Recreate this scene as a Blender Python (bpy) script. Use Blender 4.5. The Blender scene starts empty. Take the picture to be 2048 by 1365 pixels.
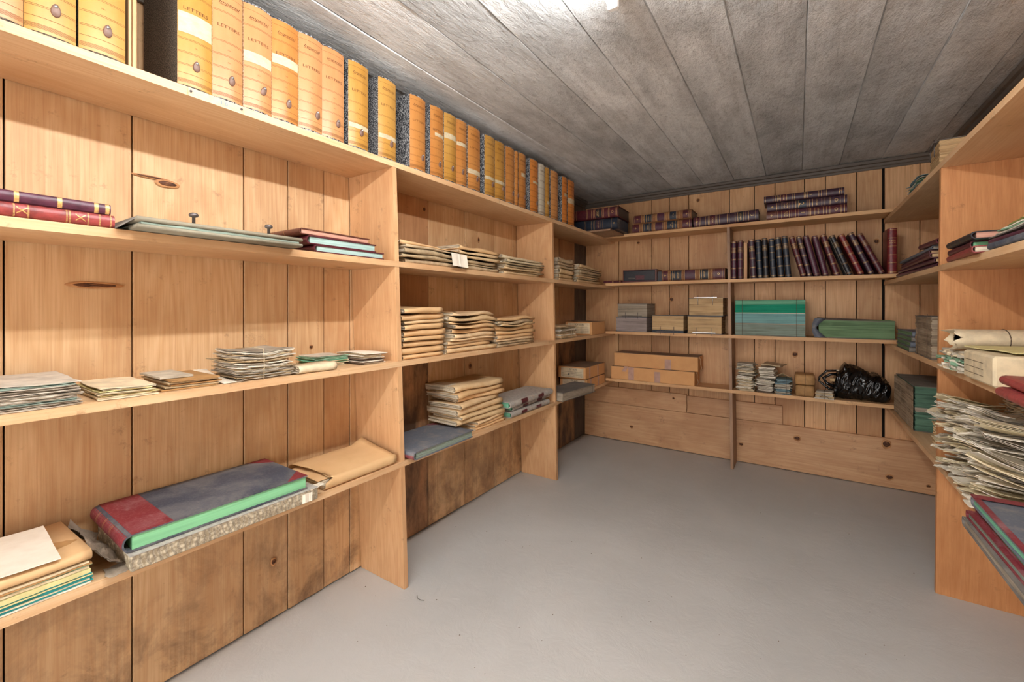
import bpy, bmesh, math, random
from mathutils import Matrix, Vector, noise
R = random.Random(7)
C = bpy.context.scene.collection
S = bpy.context.scene
PI = math.pi
# ------------------------------------------------------------------ camera, light, exposure
F, HOR, YAW, HC = 858.0, 615.5, math.radians(33.67), 1.10
cam = bpy.data.objects.new('camera', bpy.data.cameras.new('camera')); C.objects.link(cam)
cam.location = (0, 0, HC); cam.rotation_euler = (PI/2, 0, YAW)
cam.data.sensor_width = 36; cam.data.lens = F/2048*36; cam.data.shift_y = -(682.5-HOR)/2048
cam.data.clip_start = 0.02
S.camera = cam
S.view_settings.view_transform = 'Standard'; S.view_settings.look = 'None'
S.view_settings.gamma = 1; S.view_settings.use_curve_mapping = False
S.view_settings.exposure = 0.98
TUBE_POWER = 92.0
W = bpy.data.worlds.new('world'); S.world = W; W.use_nodes = True
W.node_tree.nodes['Background'].inputs[0].default_value = (1.0, 0.98, 0.96, 1)
W.node_tree.nodes['Background'].inputs[1].default_value = 2.0
# ------------------------------------------------------------------ room numbers (metres)
XL, XLB = -1.273, -1.540          # left shelves: front plane, planked wall
YB, YBB = 3.250, 3.467            # back shelves: front plane, planked wall
XR, XRB = 0.440, 0.737            # right shelves: front plane, wall
ZC = 2.01                         # ceiling
TH = 0.021                        # board thickness
SL = [1.633, 1.256, 0.872, 0.482] # undersides of the left shelves
SB = [1.648, 1.272, 0.892, 0.519]
SR = [1.617, 1.237, 0.8695, 0.491]
TL = [z+TH+.0010 for z in SL]; TB = [z+TH+.0010 for z in SB]; TR = [z+TH+.0010 for z in SR]
Y0 = -1.3                         # open end of the room behind the camera
SIN, COS = math.sin(YAW), math.cos(YAW)
def ray(px, py):
    u = (px-1024)/F; v = (HOR-py)/F
    return Vector((-SIN+u*COS, COS+u*SIN, v))
def onX(px, py, X): d = ray(px, py); w = X/d.x; return Vector((X, d.y*w, HC+d.z*w))
def onY(px, py, Y): d = ray(px, py); w = Y/d.y; return Vector((d.x*w, Y, HC+d.z*w))
def onZ(px, py, Z): d = ray(px, py); w = (Z-HC)/d.z; return Vector((d.x*w, d.y*w, Z))
ROT = {'L': PI/2, 'B': 0.0, 'R': -PI/2}
def pt(side, px, py, f=0.0):
    if side == 'L': return onX(px, py, XL-f)
    if side == 'R': return onX(px, py, XR+f)
    return onY(px, py, YB+f)
def spec(side, x0, x1, yt, zb, f=0.0, xm=None):
    """front-bottom centre, run length and height of a thing seen between two pixel columns"""
    a = pt(side, x0, 600, f); b = pt(side, x1, 600, f); t = pt(side, xm if xm is not None else (x0+x1)/2, yt, f)
    c = (a+b)/2; c.z = zb
    return c, (a-b).length, max(t.z-zb, .002)
# ------------------------------------------------------------------ materials
def lin(c):
    return tuple(((v/255)/12.92 if v/255 <= .04045 else ((v/255+.055)/1.055)**2.4) for v in c) + (1,)
class NT:
    def __init__(s, name):
        s.m = bpy.data.materials.new(name); s.m.use_nodes = True
        s.t = s.m.node_tree; s.b = s.t.nodes['Principled BSDF']; s.tc = s.t.nodes.new('ShaderNodeTexCoord')
        s.oi = s.t.nodes.new('ShaderNodeObjectInfo')
        a = s.t.nodes.new('ShaderNodeVectorMath'); a.operation = 'MULTIPLY_ADD'
        s.t.links.new(s.oi.outputs['Random'], a.inputs[0]); a.inputs[1].default_value = (37, 53, 71)
        s.t.links.new(s.tc.outputs['Object'], a.inputs[2]); s.vec = a.outputs[0]
    def lk(s, a, b): s.t.links.new(a, b)
    def mp(s, scale):
        n = s.t.nodes.new('ShaderNodeMapping'); n.inputs['Scale'].default_value = scale; s.lk(s.vec, n.inputs[0]); return n.outputs[0]
    def noise(s, scale, sc=1.0, det=3, rough=.5, dist=0):
        n = s.t.nodes.new('ShaderNodeTexNoise'); s.lk(s.mp(scale), n.inputs['Vector'])
        n.inputs['Scale'].default_value = sc; n.inputs['Detail'].default_value = det; n.inputs['Roughness'].default_value = rough
        n.inputs['Distortion'].default_value = dist; return n.outputs['Fac']
    def ramp(s, fac, stops):
        n = s.t.nodes.new('ShaderNodeValToRGB'); e = n.color_ramp.elements
        while len(e) < len(stops): e.new(.5)
        for i, (p, c) in enumerate(stops): e[i].position = p; e[i].color = c if len(c) == 4 else lin(c)
        s.lk(fac, n.inputs[0]); return n.outputs[0]
    def mix(s, fac, a, b, mode='MIX'):
        n = s.t.nodes.new('ShaderNodeMix'); n.data_type = 'RGBA'; n.blend_type = mode
        for k, v in ((0, fac), (6, a), (7, b)):
            if hasattr(v, 'links'): s.lk(v, n.inputs[k])
            elif k == 0: n.inputs[0].default_value = v
            else: n.inputs[k].default_value = v if len(v) == 4 else lin(v)
        return n.outputs[2]
    def math(s, op, a, b=0.0, c=0.0):
        n = s.t.nodes.new('ShaderNodeMath'); n.operation = op
        for i, v in enumerate((a, b, c)):
            if hasattr(v, 'links'): s.lk(v, n.inputs[i])
            else: n.inputs[i].default_value = v
        return n.outputs[0]
    def bump(s, h, st, dist=.002):
        n = s.t.nodes.new('ShaderNodeBump'); n.inputs['Strength'].default_value = st; n.inputs['Distance'].default_value = dist
        s.lk(h, n.inputs['Height']); s.lk(n.outputs[0], s.b.inputs['Normal'])
    def out(s, col, rough=.6, spec_=.4):
        if hasattr(col, 'links'): s.lk(col, s.b.inputs['Base Color'])
        else: s.b.inputs['Base Color'].default_value = lin(col)
        if hasattr(rough, 'links'): s.lk(rough, s.b.inputs['Roughness'])
        else: s.b.inputs['Roughness'].default_value = rough
        s.b.inputs['Specular IOR Level'].default_value = spec_
        return s.m
def wood(name, light, dark, axis, var=.25, stain=0.0, grime=0.0, zlim=0):
    n = NT(name)
    g = [1, 1, 1]
    def sc(a, b): v = [a]*3; v[axis] = b; return tuple(v)
    warp = n.noise(sc(9, .8), 1, 2, .5)
    rings = n.math('FRACT', n.math('MULTIPLY', warp, 9.0))
    rings = n.math('PINGPONG', n.math('MULTIPLY', warp, 22.0), 1.0)
    fine = n.noise(sc(230, 5), 1, 3, .6)
    blot = n.noise(sc(3.2, 2.0), 1, 4, .6, .4)
    base = n.mix(rings, light, tuple(int(l*.78+d*.22) for l, d in zip(light, dark)))
    base = n.mix(n.math('MULTIPLY', n.ramp(fine, [(.42, (0, 0, 0)), (.72, (255, 255, 255))]), .42), base, dark)
    base = n.mix(n.ramp(blot, [(.42, (0, 0, 0)), (.72, (200, 200, 200))]), base, tuple(int(d*.92) for d in dark))
    # knots
    v = n.t.nodes.new('ShaderNodeTexVoronoi'); v.feature = 'F1'; n.lk(n.mp(sc(3.1, 2.1)), v.inputs['Vector']); v.inputs['Scale'].default_value = 1
    kn = n.ramp(v.outputs['Distance'], [(.022, (255, 255, 255)), (.055, (70, 70, 70)), (.10, (0, 0, 0))])
    base = n.mix(n.math('MULTIPLY', kn, .85), base, (78, 44, 24))
    # scuffs
    sp = n.noise((14, 14, 14), 1, 6, .75)
    base = n.mix(n.ramp(sp, [(.60, (0, 0, 0)), (.72, (190, 190, 190))]), base, tuple(int(d*.6) for d in dark))
    sxyz = n.t.nodes.new('ShaderNodeSeparateXYZ'); n.lk(n.tc.outputs['Object'], sxyz.inputs[0])
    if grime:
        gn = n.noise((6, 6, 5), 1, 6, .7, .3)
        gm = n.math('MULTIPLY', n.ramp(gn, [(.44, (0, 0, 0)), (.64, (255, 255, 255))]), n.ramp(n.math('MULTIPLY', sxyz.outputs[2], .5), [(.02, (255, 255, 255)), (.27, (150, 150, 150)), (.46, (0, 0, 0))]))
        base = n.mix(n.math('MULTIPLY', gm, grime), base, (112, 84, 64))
    if stain > 0:
        st = n.noise(sc(9, 3), 1, 5, .65)
        base = n.mix(n.math('MULTIPLY', n.ramp(st, [(.35, (0, 0, 0)), (.6, (255, 255, 255))]), n.math('MULTIPLY', n.ramp(n.math('MULTIPLY', sxyz.outputs[2], .5), [(.40, (255, 255, 255)), (.45, (0, 0, 0))]), stain) if zlim else stain), base, (52, 44, 42))
    tone = n.math('MULTIPLY_ADD', n.oi.outputs['Random'], -var, 1.0)
    cm = n.t.nodes.new('ShaderNodeCombineColor'); n.lk(tone, cm.inputs[0]); n.lk(n.math('MULTIPLY_ADD', tone, 1.12, -.12), cm.inputs[1]); n.lk(n.math('MULTIPLY_ADD', tone, 1.25, -.25), cm.inputs[2])
    base = n.mix(1.0, base, cm.outputs[0], 'MULTIPLY')
    n.bump(fine, .25, .0015)
    return n.out(base, .5, .35)
def plain(name, col, rough=.7, amt=.25, sc=30, bump=.15, spec_=.3, col2=None, met=0.0, var=0.0):
    n = NT(name); f = n.noise((sc, sc, sc), 1, 4, .6)
    c2 = col2 or tuple(int(v*.72) for v in col)
    c = n.mix(n.math('MULTIPLY', n.ramp(f, [(.38, (0, 0, 0)), (.68, (255, 255, 255))]), min(1, amt*2)), col, c2)
    if var:
        t = n.math('MULTIPLY_ADD', n.oi.outputs['Random'], -var, 1.0)
        cm = n.t.nodes.new('ShaderNodeCombineColor')
        n.lk(t, cm.inputs[0]); n.lk(t, cm.inputs[1]); n.lk(n.math('MULTIPLY_ADD', t, 1.3, -.3), cm.inputs[2])
        c = n.mix(1.0, c, cm.outputs[0], 'MULTIPLY')
    if bump: n.bump(f, bump, .002)
    n.b.inputs['Metallic'].default_value = met
    return n.out(c, rough, spec_)
def edges(name, col, col2, freq=420, amt=.7, bump=.5, col3=None):
    """cut page edges: fine layers across local z"""
    n = NT(name)
    f = n.noise((4, 4, freq), 1, 2, .5); g = n.noise((3, 3, freq*.16), 1, 2, .5); h = n.noise((18, 18, 30), 1, 4, .6)
    c = n.mix(n.math('MULTIPLY', n.ramp(f, [(.4, (0, 0, 0)), (.65, (255, 255, 255))]), amt), col, col2)
    c = n.mix(n.math('MULTIPLY', n.ramp(g, [(.5, (0, 0, 0)), (.66, (255, 255, 255))]), amt*.6), c, tuple(int(v*.6) for v in col2))
    c = n.mix(n.math('MULTIPLY', n.ramp(h, [(.45, (0, 0, 0)), (.7, (255, 255, 255))]), .4), c, col3 or col)
    n.bump(f, bump, .002)
    return n.out(c, .85, .1)
def worn(name, col, dust, rough=.5, lo=.45, hi=.7, sc=9, spec_=.4):
    n = NT(name); f = n.noise((sc, sc, sc), 1, 6, .65, .5); g = n.noise((160, 160, 160), 1, 3, .6)
    c = n.mix(n.ramp(f, [(lo, (0, 0, 0)), (hi, (230, 230, 230))]), col, dust)
    c = n.mix(n.math('MULTIPLY', n.ramp(g, [(.5, (0, 0, 0)), (.75, (255, 255, 255))]), .3), c, dust)
    n.bump(g, .2, .001)
    return n.out(c, n.math('MULTIPLY_ADD', f, .35, rough-.1), spec_)
M = {}
WL, WD = (226, 192, 148), (178, 124, 78)
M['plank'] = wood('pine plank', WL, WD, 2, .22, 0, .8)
M['plank_b'] = wood('pine plank back wall', (234, 190, 142), (182, 122, 76), 2, .25)
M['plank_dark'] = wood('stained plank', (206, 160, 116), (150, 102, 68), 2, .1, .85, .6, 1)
M['plank_black'] = wood('grey black plank', (128, 114, 102), (86, 76, 68), 2, .2, .6)
M['board_h'] = wood('horizontal pine board', (222, 180, 138), (180, 124, 82), 0, .15)
M['shelf_y'] = wood('pine shelf board', (230, 196, 154), (200, 146, 96), 1, .08)
M['shelf_x'] = wood('pine shelf board back', (232, 190, 140), (196, 138, 88), 0, .08)
M['upright'] = wood('pine upright board', (224, 182, 136), (186, 130, 84), 2, .12)
M['upright_b'] = wood('grey edged upright board', (194, 156, 124), (140, 104, 80), 2, .1, .2)
M['upright_r'] = wood('orange pine upright', (212, 154, 102), (170, 104, 58), 2, .05)
M['black_gap'] = plain('dark gap', (24, 18, 15), .95, .2)
M['trim'] = wood('dark grey crown moulding', (112, 102, 92), (76, 68, 62), 0, .1)
M['ring'] = plain('wood around a knot', (196, 146, 98), .55, .5, 40, .1, .35, (160, 108, 66))
M['knot'] = plain('knot wood', (98, 58, 34), .6, .8, 60, .2, col2=(52, 30, 20))
# marbled black
n = NT('marbled black case'); f = n.noise((230, 230, 230), 1, 2, .7)
M['marble'] = n.out(n.ramp(f, [(.44, (38, 38, 42)), (.5, (84, 88, 94)), (.6, (178, 178, 176))]), .75, .2)
n = NT('dark marbled case'); f = n.noise((300, 300, 300), 1, 2, .6)
M['marble_d'] = n.out(n.ramp(f, [(.42, (48, 43, 38)), (.62, (118, 106, 92))]), .8, .2)
def spine_paper(name, col, yel):
    n = NT(name); f = n.noise((22, 22, 4), 1, 4, .6); g = n.noise((120, 120, 900), 1, 2, .5)
    c = n.mix(n.ramp(f, [(.42, (0, 0, 0)), (.66, (210, 210, 210))]), col, yel)
    c = n.mix(n.math('MULTIPLY', n.ramp(g, [(.55, (0, 0, 0)), (.7, (255, 255, 255))]), .12), c, (150, 100, 50))
    return n.out(c, .33, .45)
M['sp_yellow'] = spine_paper('yellow spine paper', (184, 138, 66), (168, 116, 38))
M['sp_orange'] = spine_paper('orange spine paper', (188, 128, 66), (174, 108, 44))
M['sp_peach'] = spine_paper('peach spine paper', (190, 136, 88), (178, 118, 68))
M['sp_deep'] = spine_paper('deep orange spine paper', (206, 130, 58), (190, 110, 42))
M['sp_tan'] = spine_paper('tan spine paper', (206, 146, 86), (190, 126, 66))
M['sp_grey'] = spine_paper('grey white spine paper', (206, 200, 182), (186, 178, 156))
M['print'] = plain('brown print', (96, 56, 30), .7, .1)
M['print_b'] = plain('black print', (74, 52, 40), .7, .1)
M['ink_blue'] = plain('blue ink', (110, 140, 170), .7, .1)
M['cream'] = plain('cream paper label', (206, 192, 160), .75, .25, 60)
M['pull'] = plain('brown pull tab', (118, 88, 74), .45, .2, 40, .1, .5)
M['steel'] = plain('bright metal', (205, 205, 205), .25, .1, 40, 0, .5, met=.8)
M['iron'] = plain('dull grey metal', (112, 104, 102), .4, .3, 60, .1, .5, met=.6)
M['gold'] = plain('gilt', (224, 186, 120), .35, .4, 300, 0, .6, (168, 120, 64), met=.25)
M['gold_dull'] = plain('dull gilt', (190, 150, 96), .45, .4, 300, 0, .5, (120, 80, 50))
for k, c in dict(maroon=(92, 34, 44), red=(128, 40, 44), purple=(70, 42, 58), navy=(36, 46, 62), black=(34, 34, 42), rose=(150, 62, 60), brown=(110, 62, 50), plum=(86, 40, 60)).items():
    M[k] = plain(k+' leather', c, .38, .35, 70, .25, .5, tuple(int(v*.6) for v in c))
M['tan_leather'] = plain('tan suede leather', (150, 104, 70), .7, .35, 120, .2)
M['dusty_red'] = worn('dusty dark red leather', (122, 38, 46), (176, 140, 142), .5, .5, .8)
M['dusty_blue'] = worn('dusty blue grey cloth', (62, 68, 80), (138, 134, 130), .6, .42, .72, 7)
M['dusty_blue2'] = worn('worn slate blue cover', (98, 104, 116), (160, 152, 140), .5, .5, .8, 14)
M['dusty_grey'] = worn('dusty grey cloth', (104, 98, 92), (138, 130, 120), .8, .4, .7)
M['olive_grey'] = worn('olive grey cloth', (132, 126, 108), (158, 150, 130), .7, .4, .7)
M['grey_marb'] = worn('faded marbled grey paper', (160, 156, 150), (190, 184, 174), .7, .4, .6, 60)
M['kraft'] = plain('kraft paper', (226, 188, 140), .62, .2, 14, .15, .3, (204, 162, 114), var=.12)
M['kraft_d'] = plain('darker kraft paper', (186, 142, 92), .65, .3, 20, .2, .3, var=.15)
M['buff'] = plain('buff paper', (234, 204, 162), .7, .3, 25, .2, .2, (212, 176, 132), var=.18)
M['buff_g'] = plain('grey buff paper', (204, 180, 146), .75, .4, 25, .2, .2, (148, 128, 102), var=.2)
M['manila'] = plain('manila paper', (234, 216, 182), .7, .25, 25, .2, .2, var=.12)
M['white'] = plain('off white paper', (242, 234, 218), .75, .2, 30, .15, .2, (222, 210, 190), var=.12)
M['cream_w'] = plain('cream white paper', (240, 226, 192), .75, .2, 30, .15, .2, (222, 204, 168), var=.1)
M['paper_grey'] = plain('dusty paper', (212, 202, 186), .8, .35, 20, .2, .2, (160, 150, 136), var=.15)
M['card_orange'] = plain('tan cardboard', (222, 168, 114), .7, .2, 16, .12, .2, (206, 148, 94), var=.08)
M['card_top'] = plain('dusty cardboard top', (150, 122, 100), .85, .3, 16, .12, .2)
M['tape'] = plain('pinkish tape', (196, 156, 138), .45, .2, 30, .05, .4)
M['string'] = plain('string', (206, 188, 156), .85, .2, 200, 0, .1)
M['cord'] = plain('dark cord', (110, 92, 78), .85, .2, 200, 0, .1)
M['e_cream'] = edges('cream page edges', (214, 184, 140), (160, 122, 82))
M['e_grey'] = edges('grey page edges', (176, 164, 146), (116, 104, 90))
M['e_paper'] = edges('white page edges', (238, 226, 202), (160, 138, 110))
M['e_teal'] = edges('pale blue page edges', (176, 204, 198), (130, 160, 152), 500, .5, .2)
M['e_mint'] = edges('mint page edges', (140, 206, 156), (110, 176, 128), 500, .3, .1)
M['e_green'] = edges('green page edges', (122, 150, 112), (78, 104, 76))
M['e_dkteal'] = edges('strong green page edges', (42, 150, 118), (26, 112, 88), 500, .5)
M['e_ltgreen'] = edges('pale green page edges', (120, 184, 150), (92, 146, 122), 500, .5)
M['e_aqua'] = edges('aqua page edges', (130, 178, 176), (104, 140, 140), 420, .6)
M['e_aged'] = edges('aged blue grey page edges', (142, 160, 148), (112, 112, 98), 380, .7)
M['e_pink'] = edges('pink page edges', (208, 160, 140), (166, 108, 96), 420, .4)
M['e_bluegr'] = edges('faded green page edges', (96, 130, 110), (64, 88, 76), 260, .8)
M['e_lav'] = edges('greyish lilac page edges', (170, 156, 150), (124, 112, 112))
M['yellow_p'] = plain('yellow paper', (234, 222, 162), .75, .2, 25, .1, .2, var=.1)
M['teal_p'] = plain('teal folder', (44, 140, 138), .6, .2, 25, .1, .3)
M['green_p'] = plain('pale green paper', (140, 178, 148), .7, .2, 25, .1, .3, var=.1)
M['green_d'] = plain('olive green paper', (120, 134, 70), .7, .3, 25, .1, .3)
M['blue_p'] = plain('pale blue paper', (138, 164, 172), .7, .35, 25, .2, .2, (104, 126, 138), var=.15)
M['burlap'] = edges('stitched spine cloth', (168, 150, 126), (112, 96, 80), 160, .8, .9, (190, 176, 156))
M['plastic'] = plain('dark plastic', (40, 38, 44), .3, .2, 30, .1, .5)
# concrete ceiling
n = NT('board marked concrete')
a = n.noise((5, 2.2, 5), 1, 6, .7, .3); b = n.noise((60, 26, 60), 1, 5, .7); c_ = n.noise((16, 1.6, 16), 1, 4, .65); d_ = n.noise((240, 160, 240), 1, 2, .6)
col = n.ramp(a, [(.3, (176, 178, 178)), (.5, (216, 218, 218)), (.68, (240, 242, 242))])
col = n.mix(n.math('MULTIPLY', n.ramp(c_, [(.45, (0, 0, 0)), (.7, (255, 255, 255))]), .4), col, (160, 158, 155))
col = n.mix(n.math('MULTIPLY', n.ramp(b, [(.56, (0, 0, 0)), (.7, (255, 255, 255))]), .35), col, (116, 114, 110))
tone = n.math('MULTIPLY_ADD', n.oi.outputs['Random'], -.2, 1.0)
cm = n.t.nodes.new('ShaderNodeCombineColor'); [n.lk(tone, cm.inputs[i]) for i in range(3)]
col = n.mix(1.0, col, cm.outputs[0], 'MULTIPLY')
n.bump(n.math('ADD', n.math('MULTIPLY', b, .8), n.math('ADD', n.math('MULTIPLY', d_, .25), n.math('MULTIPLY', c_, .8))), .9, .012)
M['ceiling'] = n.out(col, .85, .2)
# painted floor
n = NT('grey painted concrete floor')
a = n.noise((1.6, 1.6, 1.6), 1, 5, .6, .4); b = n.noise((11, 11, 11), 1, 5, .7, .6); c_ = n.noise((60, 60, 60), 1, 5, .8)
col = n.ramp(a, [(.3, (184, 184, 181)), (.7, (198, 198, 195))])
col = n.mix(n.math('MULTIPLY', n.ramp(c_, [(.70, (0, 0, 0)), (.74, (255, 255, 255))]), .5), col, (110, 106, 100))
col = n.mix(n.math('MULTIPLY', n.ramp(b, [(.68, (0, 0, 0)), (.78, (255, 255, 255))]), .25), col, (228, 227, 222))
n.bump(n.math('ADD', b, n.math('MULTIPLY', c_, .1)), .35, .006)
M['floor'] = n.out(col, .55, .3)
# black bag
n = NT('black plastic film'); f = n.noise((9, 34, 30), 1, 2, .5, 1.2); g = n.noise((9, 9, 9), 1, 3, .5, .5)
n.bump(n.math('ADD', f, g), .8, .008); M['bag'] = n.out((10, 10, 12), .16, .7)
# printed box
n = NT('patterned cardboard'); v = n.t.nodes.new('ShaderNodeTexVoronoi'); v.inputs['Scale'].default_value = 1; n.lk(n.mp((70, 70, 90)), v.inputs['Vector'])
f = n.noise((260, 260, 260), 1, 3, .6)
w = n.t.nodes.new('ShaderNodeTexWave'); w.inputs['Scale'].default_value = 26; w.inputs['Distortion'].default_value = 9; n.lk(n.mp((1, 1, 1)), w.inputs['Vector'])
c0 = n.mix(n.ramp(v.outputs['Distance'], [(.2, (0, 0, 0)), (.55, (255, 255, 255))]), (206, 194, 168), (150, 136, 112))
c0 = n.mix(n.math('MULTIPLY', n.ramp(w.outputs['Fac'], [(.62, (0, 0, 0)), (.75, (255, 255, 255))]), .55), c0, (112, 104, 92))
c0 = n.mix(n.math('MULTIPLY', n.ramp(f, [(.5, (0, 0, 0)), (.6, (255, 255, 255))]), .25), c0, (226, 218, 200))
M['floral'] = n.out(c0, .75, .2)
M['grey_cloth'] = plain('crumpled grey brown paper', (158, 146, 130), .85, .5, 30, .4, .1, (118, 106, 92))
M['lamp_body'] = plain('white enamel', (235, 235, 232), .4, .05, 20, 0, .4)
m = bpy.data.materials.new('lit tube'); m.use_nodes = True; e = m.node_tree.nodes['Principled BSDF']
e.inputs['Emission Color'].default_value = (.985, .985, .98, 1); e.inputs['Emission Strength'].default_value = TUBE_POWER; M['tube'] = m
# ------------------------------------------------------------------ mesh helpers
class MB:
    def __init__(s): s.v = []; s.f = []; s.sm = []
    def add(s, vs, fs, smooth=False):
        o = len(s.v); s.v += [tuple(v) for v in vs]; s.f += [tuple(i+o for i in f) for f in fs]; s.sm += [smooth]*len(fs); return s
    def box(s, x0, x1, y0, y1, z0, z1):
        return s.add([(x0, y0, z0), (x1, y0, z0), (x1, y1, z0), (x0, y1, z0), (x0, y0, z1), (x1, y0, z1), (x1, y1, z1), (x0, y1, z1)],
                     [(0, 3, 2, 1), (4, 5, 6, 7), (0, 1, 5, 4), (1, 2, 6, 5), (2, 3, 7, 6), (3, 0, 4, 7)])
    def hexa(s, p):   # 8 points: bottom loop, top loop
        return s.add(p, [(0, 3, 2, 1), (4, 5, 6, 7), (0, 1, 5, 4), (1, 2, 6, 5), (2, 3, 7, 6), (3, 0, 4, 7)])
    def prism(s, prof, x0, x1, seg=1, smooth=False, fn=None):
        """closed profile [(y,z)] swept along x"""
        n_ = len(prof); vs = []
        for i in range(seg+1):
            x = x0+(x1-x0)*i/seg
            for (y, z) in prof: vs.append(fn(x, y, z) if fn else (x, y, z))
        fs = []
        for i in range(seg):
            for j in range(n_):
                a = i*n_+j; b = i*n_+(j+1) % n_; fs.append((a, a+n_, b+n_, b))
        s.add(vs, fs, smooth)
        o = len(s.v)-len(vs)
        h = n_//2
        for base in (0, seg*n_):
            for j in range(h-1):   # strip caps for U profiles (outer j <-> inner n-1-j)
                q = (o+base+j, o+base+j+1, o+base+n_-2-j, o+base+n_-1-j)
                s.f.append(q if base == 0 else q[::-1]); s.sm.append(False)
        return s
    def tube(s, path, r, k=6):
        vs = []; fs = []
        P = [Vector(p) for p in path]
        for i, p in enumerate(P):
            t = (P[min(i+1, len(P)-1)]-P[max(i-1, 0)]).normalized()
            u = t.cross(Vector((0, 0, 1)) if abs(t.z) < .9 else Vector((1, 0, 0))).normalized(); w_ = t.cross(u)
            for j in range(k):
                a = 2*PI*j/k; vs.append(p+u*math.cos(a)*r+w_*math.sin(a)*r)
        for i in range(len(P)-1):
            for j in range(k):
                a = i*k+j; b = i*k+(j+1) % k; fs.append((a, b, b+k, a+k))
        fs.append(tuple(range(k))[::-1]); fs.append(tuple(range(len(vs)-k, len(vs))))
        return s.add(vs, fs, True)
    def lathe(s, prof, cx=0, cy=0, k=12, axis='z'):
        vs = []; fs = []
        for (r, z) in prof:
            for j in range(k):
                a = 2*PI*j/k
                q = (cx+r*math.cos(a), cy+r*math.sin(a), z)
                vs.append(q if axis == 'z' else (q[0], z, q[1]))
        for i in range(len(prof)-1):
            for j in range(k):
                a = i*k+j; b = i*k+(j+1) % k; fs.append((a, b, b+k, a+k))
        fs.append(tuple(range(k))[::-1]); fs.append(tuple(range(len(vs)-k, len(vs))))
        return s.add(vs, fs, True)
    def slab(s, L, D, t, z0, nx=5, ny=4, amp=0, seed=0, jag=0, ox=0, oy=0, fn=None, sc=9):
        """thin wavy sheet, x in [-L/2,L/2], y in [0,D]"""
        r = random.Random(seed*7919+13); vs = []
        jl = [[r.uniform(-jag, jag) for _ in range(max(nx, ny)+1)] for _ in range(4)]
        for lay in (0, 1):
            for j in range(ny+1):
                for i in range(nx+1):
                    x = -L/2+L*i/nx; y = D*j/ny
                    if i == 0: x += jl[0][j]
                    if i == nx: x += jl[1][j]
                    if j == 0: y += jl[2][i]
                    if j == ny: y += jl[3][i]
                    z = z0+lay*t+(amp*noise.noise(Vector((x*sc, y*sc, seed*3.7))) if amp else 0)
                    p = (x+ox, y+oy, z)
                    vs.append(fn(*p) if fn else p)
        N = (nx+1)*(ny+1); fs = []
        g = lambda i, j: j*(nx+1)+i
        for j in range(ny):
            for i in range(nx):
                fs.append((g(i, j), g(i, j+1), g(i+1, j+1), g(i+1, j))); fs.append((N+g(i, j), N+g(i+1, j), N+g(i+1, j+1), N+g(i, j+1)))
        for i in range(nx):
            fs.append((g(i, 0), g(i+1, 0), N+g(i+1, 0), N+g(i, 0))); fs.append((g(i+1, ny), g(i, ny), N+g(i, ny), N+g(i+1, ny)))
        for j in range(ny):
            fs.append((g(0, j+1), g(0, j), N+g(0, j), N+g(0, j+1))); fs.append((g(nx, j), g(nx, j+1), N+g(nx, j+1), N+g(nx, j)))
        return s.add(vs, fs)
    def mesh(s, name, mat):
        me = bpy.data.meshes.new(name); me.from_pydata(s.v, [], s.f); me.materials.append(M[mat] if isinstance(mat, str) else mat)
        me.polygons.foreach_set('use_smooth', s.sm); me.update(); return me
    def build(s, name, mat, parent=None, label=None, kind=None, bevel=0):
        me = s.mesh(name, mat)
        if bevel:
            bm = bmesh.new(); bm.from_mesh(me); bmesh.ops.bevel(bm, geom=bm.edges[:], offset=bevel, segments=1, affect='EDGES', clamp_overlap=True); bm.to_mesh(me); bm.free()
        return link(name, me, parent, label, kind)
def link(name, me, parent=None, label=None, kind=None):
    o = bpy.data.objects.new(name, me); C.objects.link(o)
    if parent: o.parent = parent
    if label: o['label'] = label
    if kind: o['kind'] = kind
    return o
def thing(name, label, cat, mat4=None, group=None):
    o = bpy.data.objects.new(name, None); C.objects.link(o); o.empty_display_size = .05
    if mat4 is not None: o.matrix_world = mat4
    o['label'] = label; o['category'] = cat
    if group: o['group'] = group
    return o
def tag(o, label, cat, group=None):
    o['label'] = label; o['category'] = cat
    if group: o['group'] = group
    return o
def FR(side, loc, rz=0.0, orient='front', L=0, T=0, D=0, tilt=0.0, pitch=0.0):
    """world matrix: shelf frame (x along shelf, y into it) then the thing's own pose"""
    m_ = Matrix.Translation(loc) @ Matrix.Rotation(ROT[side]+rz, 4, 'Z') @ Matrix.Rotation(pitch, 4, 'X')
    if tilt: m_ = m_ @ Matrix.Rotation(tilt, 4, 'Y')
    if orient == 'front': return m_                                        # spine along shelf, facing out
    if orient == 'left': return m_ @ Matrix.Translation((-D/2, L/2, 0)) @ Matrix.Rotation(-PI/2, 4, 'Z')   # spine to the left end
    if orient == 'right': return m_ @ Matrix.Translation((D/2, L/2, 0)) @ Matrix.Rotation(PI/2, 4, 'Z')
    if orient == 'back': return m_ @ Matrix.Translation((0, D, 0)) @ Matrix.Rotation(PI, 4, 'Z')           # pages face out
    if orient == 'stand': return m_ @ Matrix.Translation((T/2, 0, L/2)) @ Matrix.Rotation(-PI/2, 4, 'Y')
    return m_
TXT = {}
def text_mesh(s_, size, shear=0.0):
    k = (s_, size, shear)
    if k not in TXT:
        cu = bpy.data.curves.new('text', 'FONT'); cu.body = s_; cu.size = size; cu.align_x = 'CENTER'; cu.align_y = 'CENTER'; cu.shear = shear
        cu.resolution_u = 2
        ob = bpy.data.objects.new('text', cu); C.objects.link(ob)
        dg = bpy.context.evaluated_depsgraph_get(); me = bpy.data.meshes.new_from_object(ob.evaluated_get(dg))
        TXT[k] = ([tuple(v.co) for v in me.vertices], [tuple(p.vertices) for p in me.polygons])
        bpy.data.objects.remove(ob); bpy.data.curves.remove(cu)
    return TXT[k]
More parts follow.
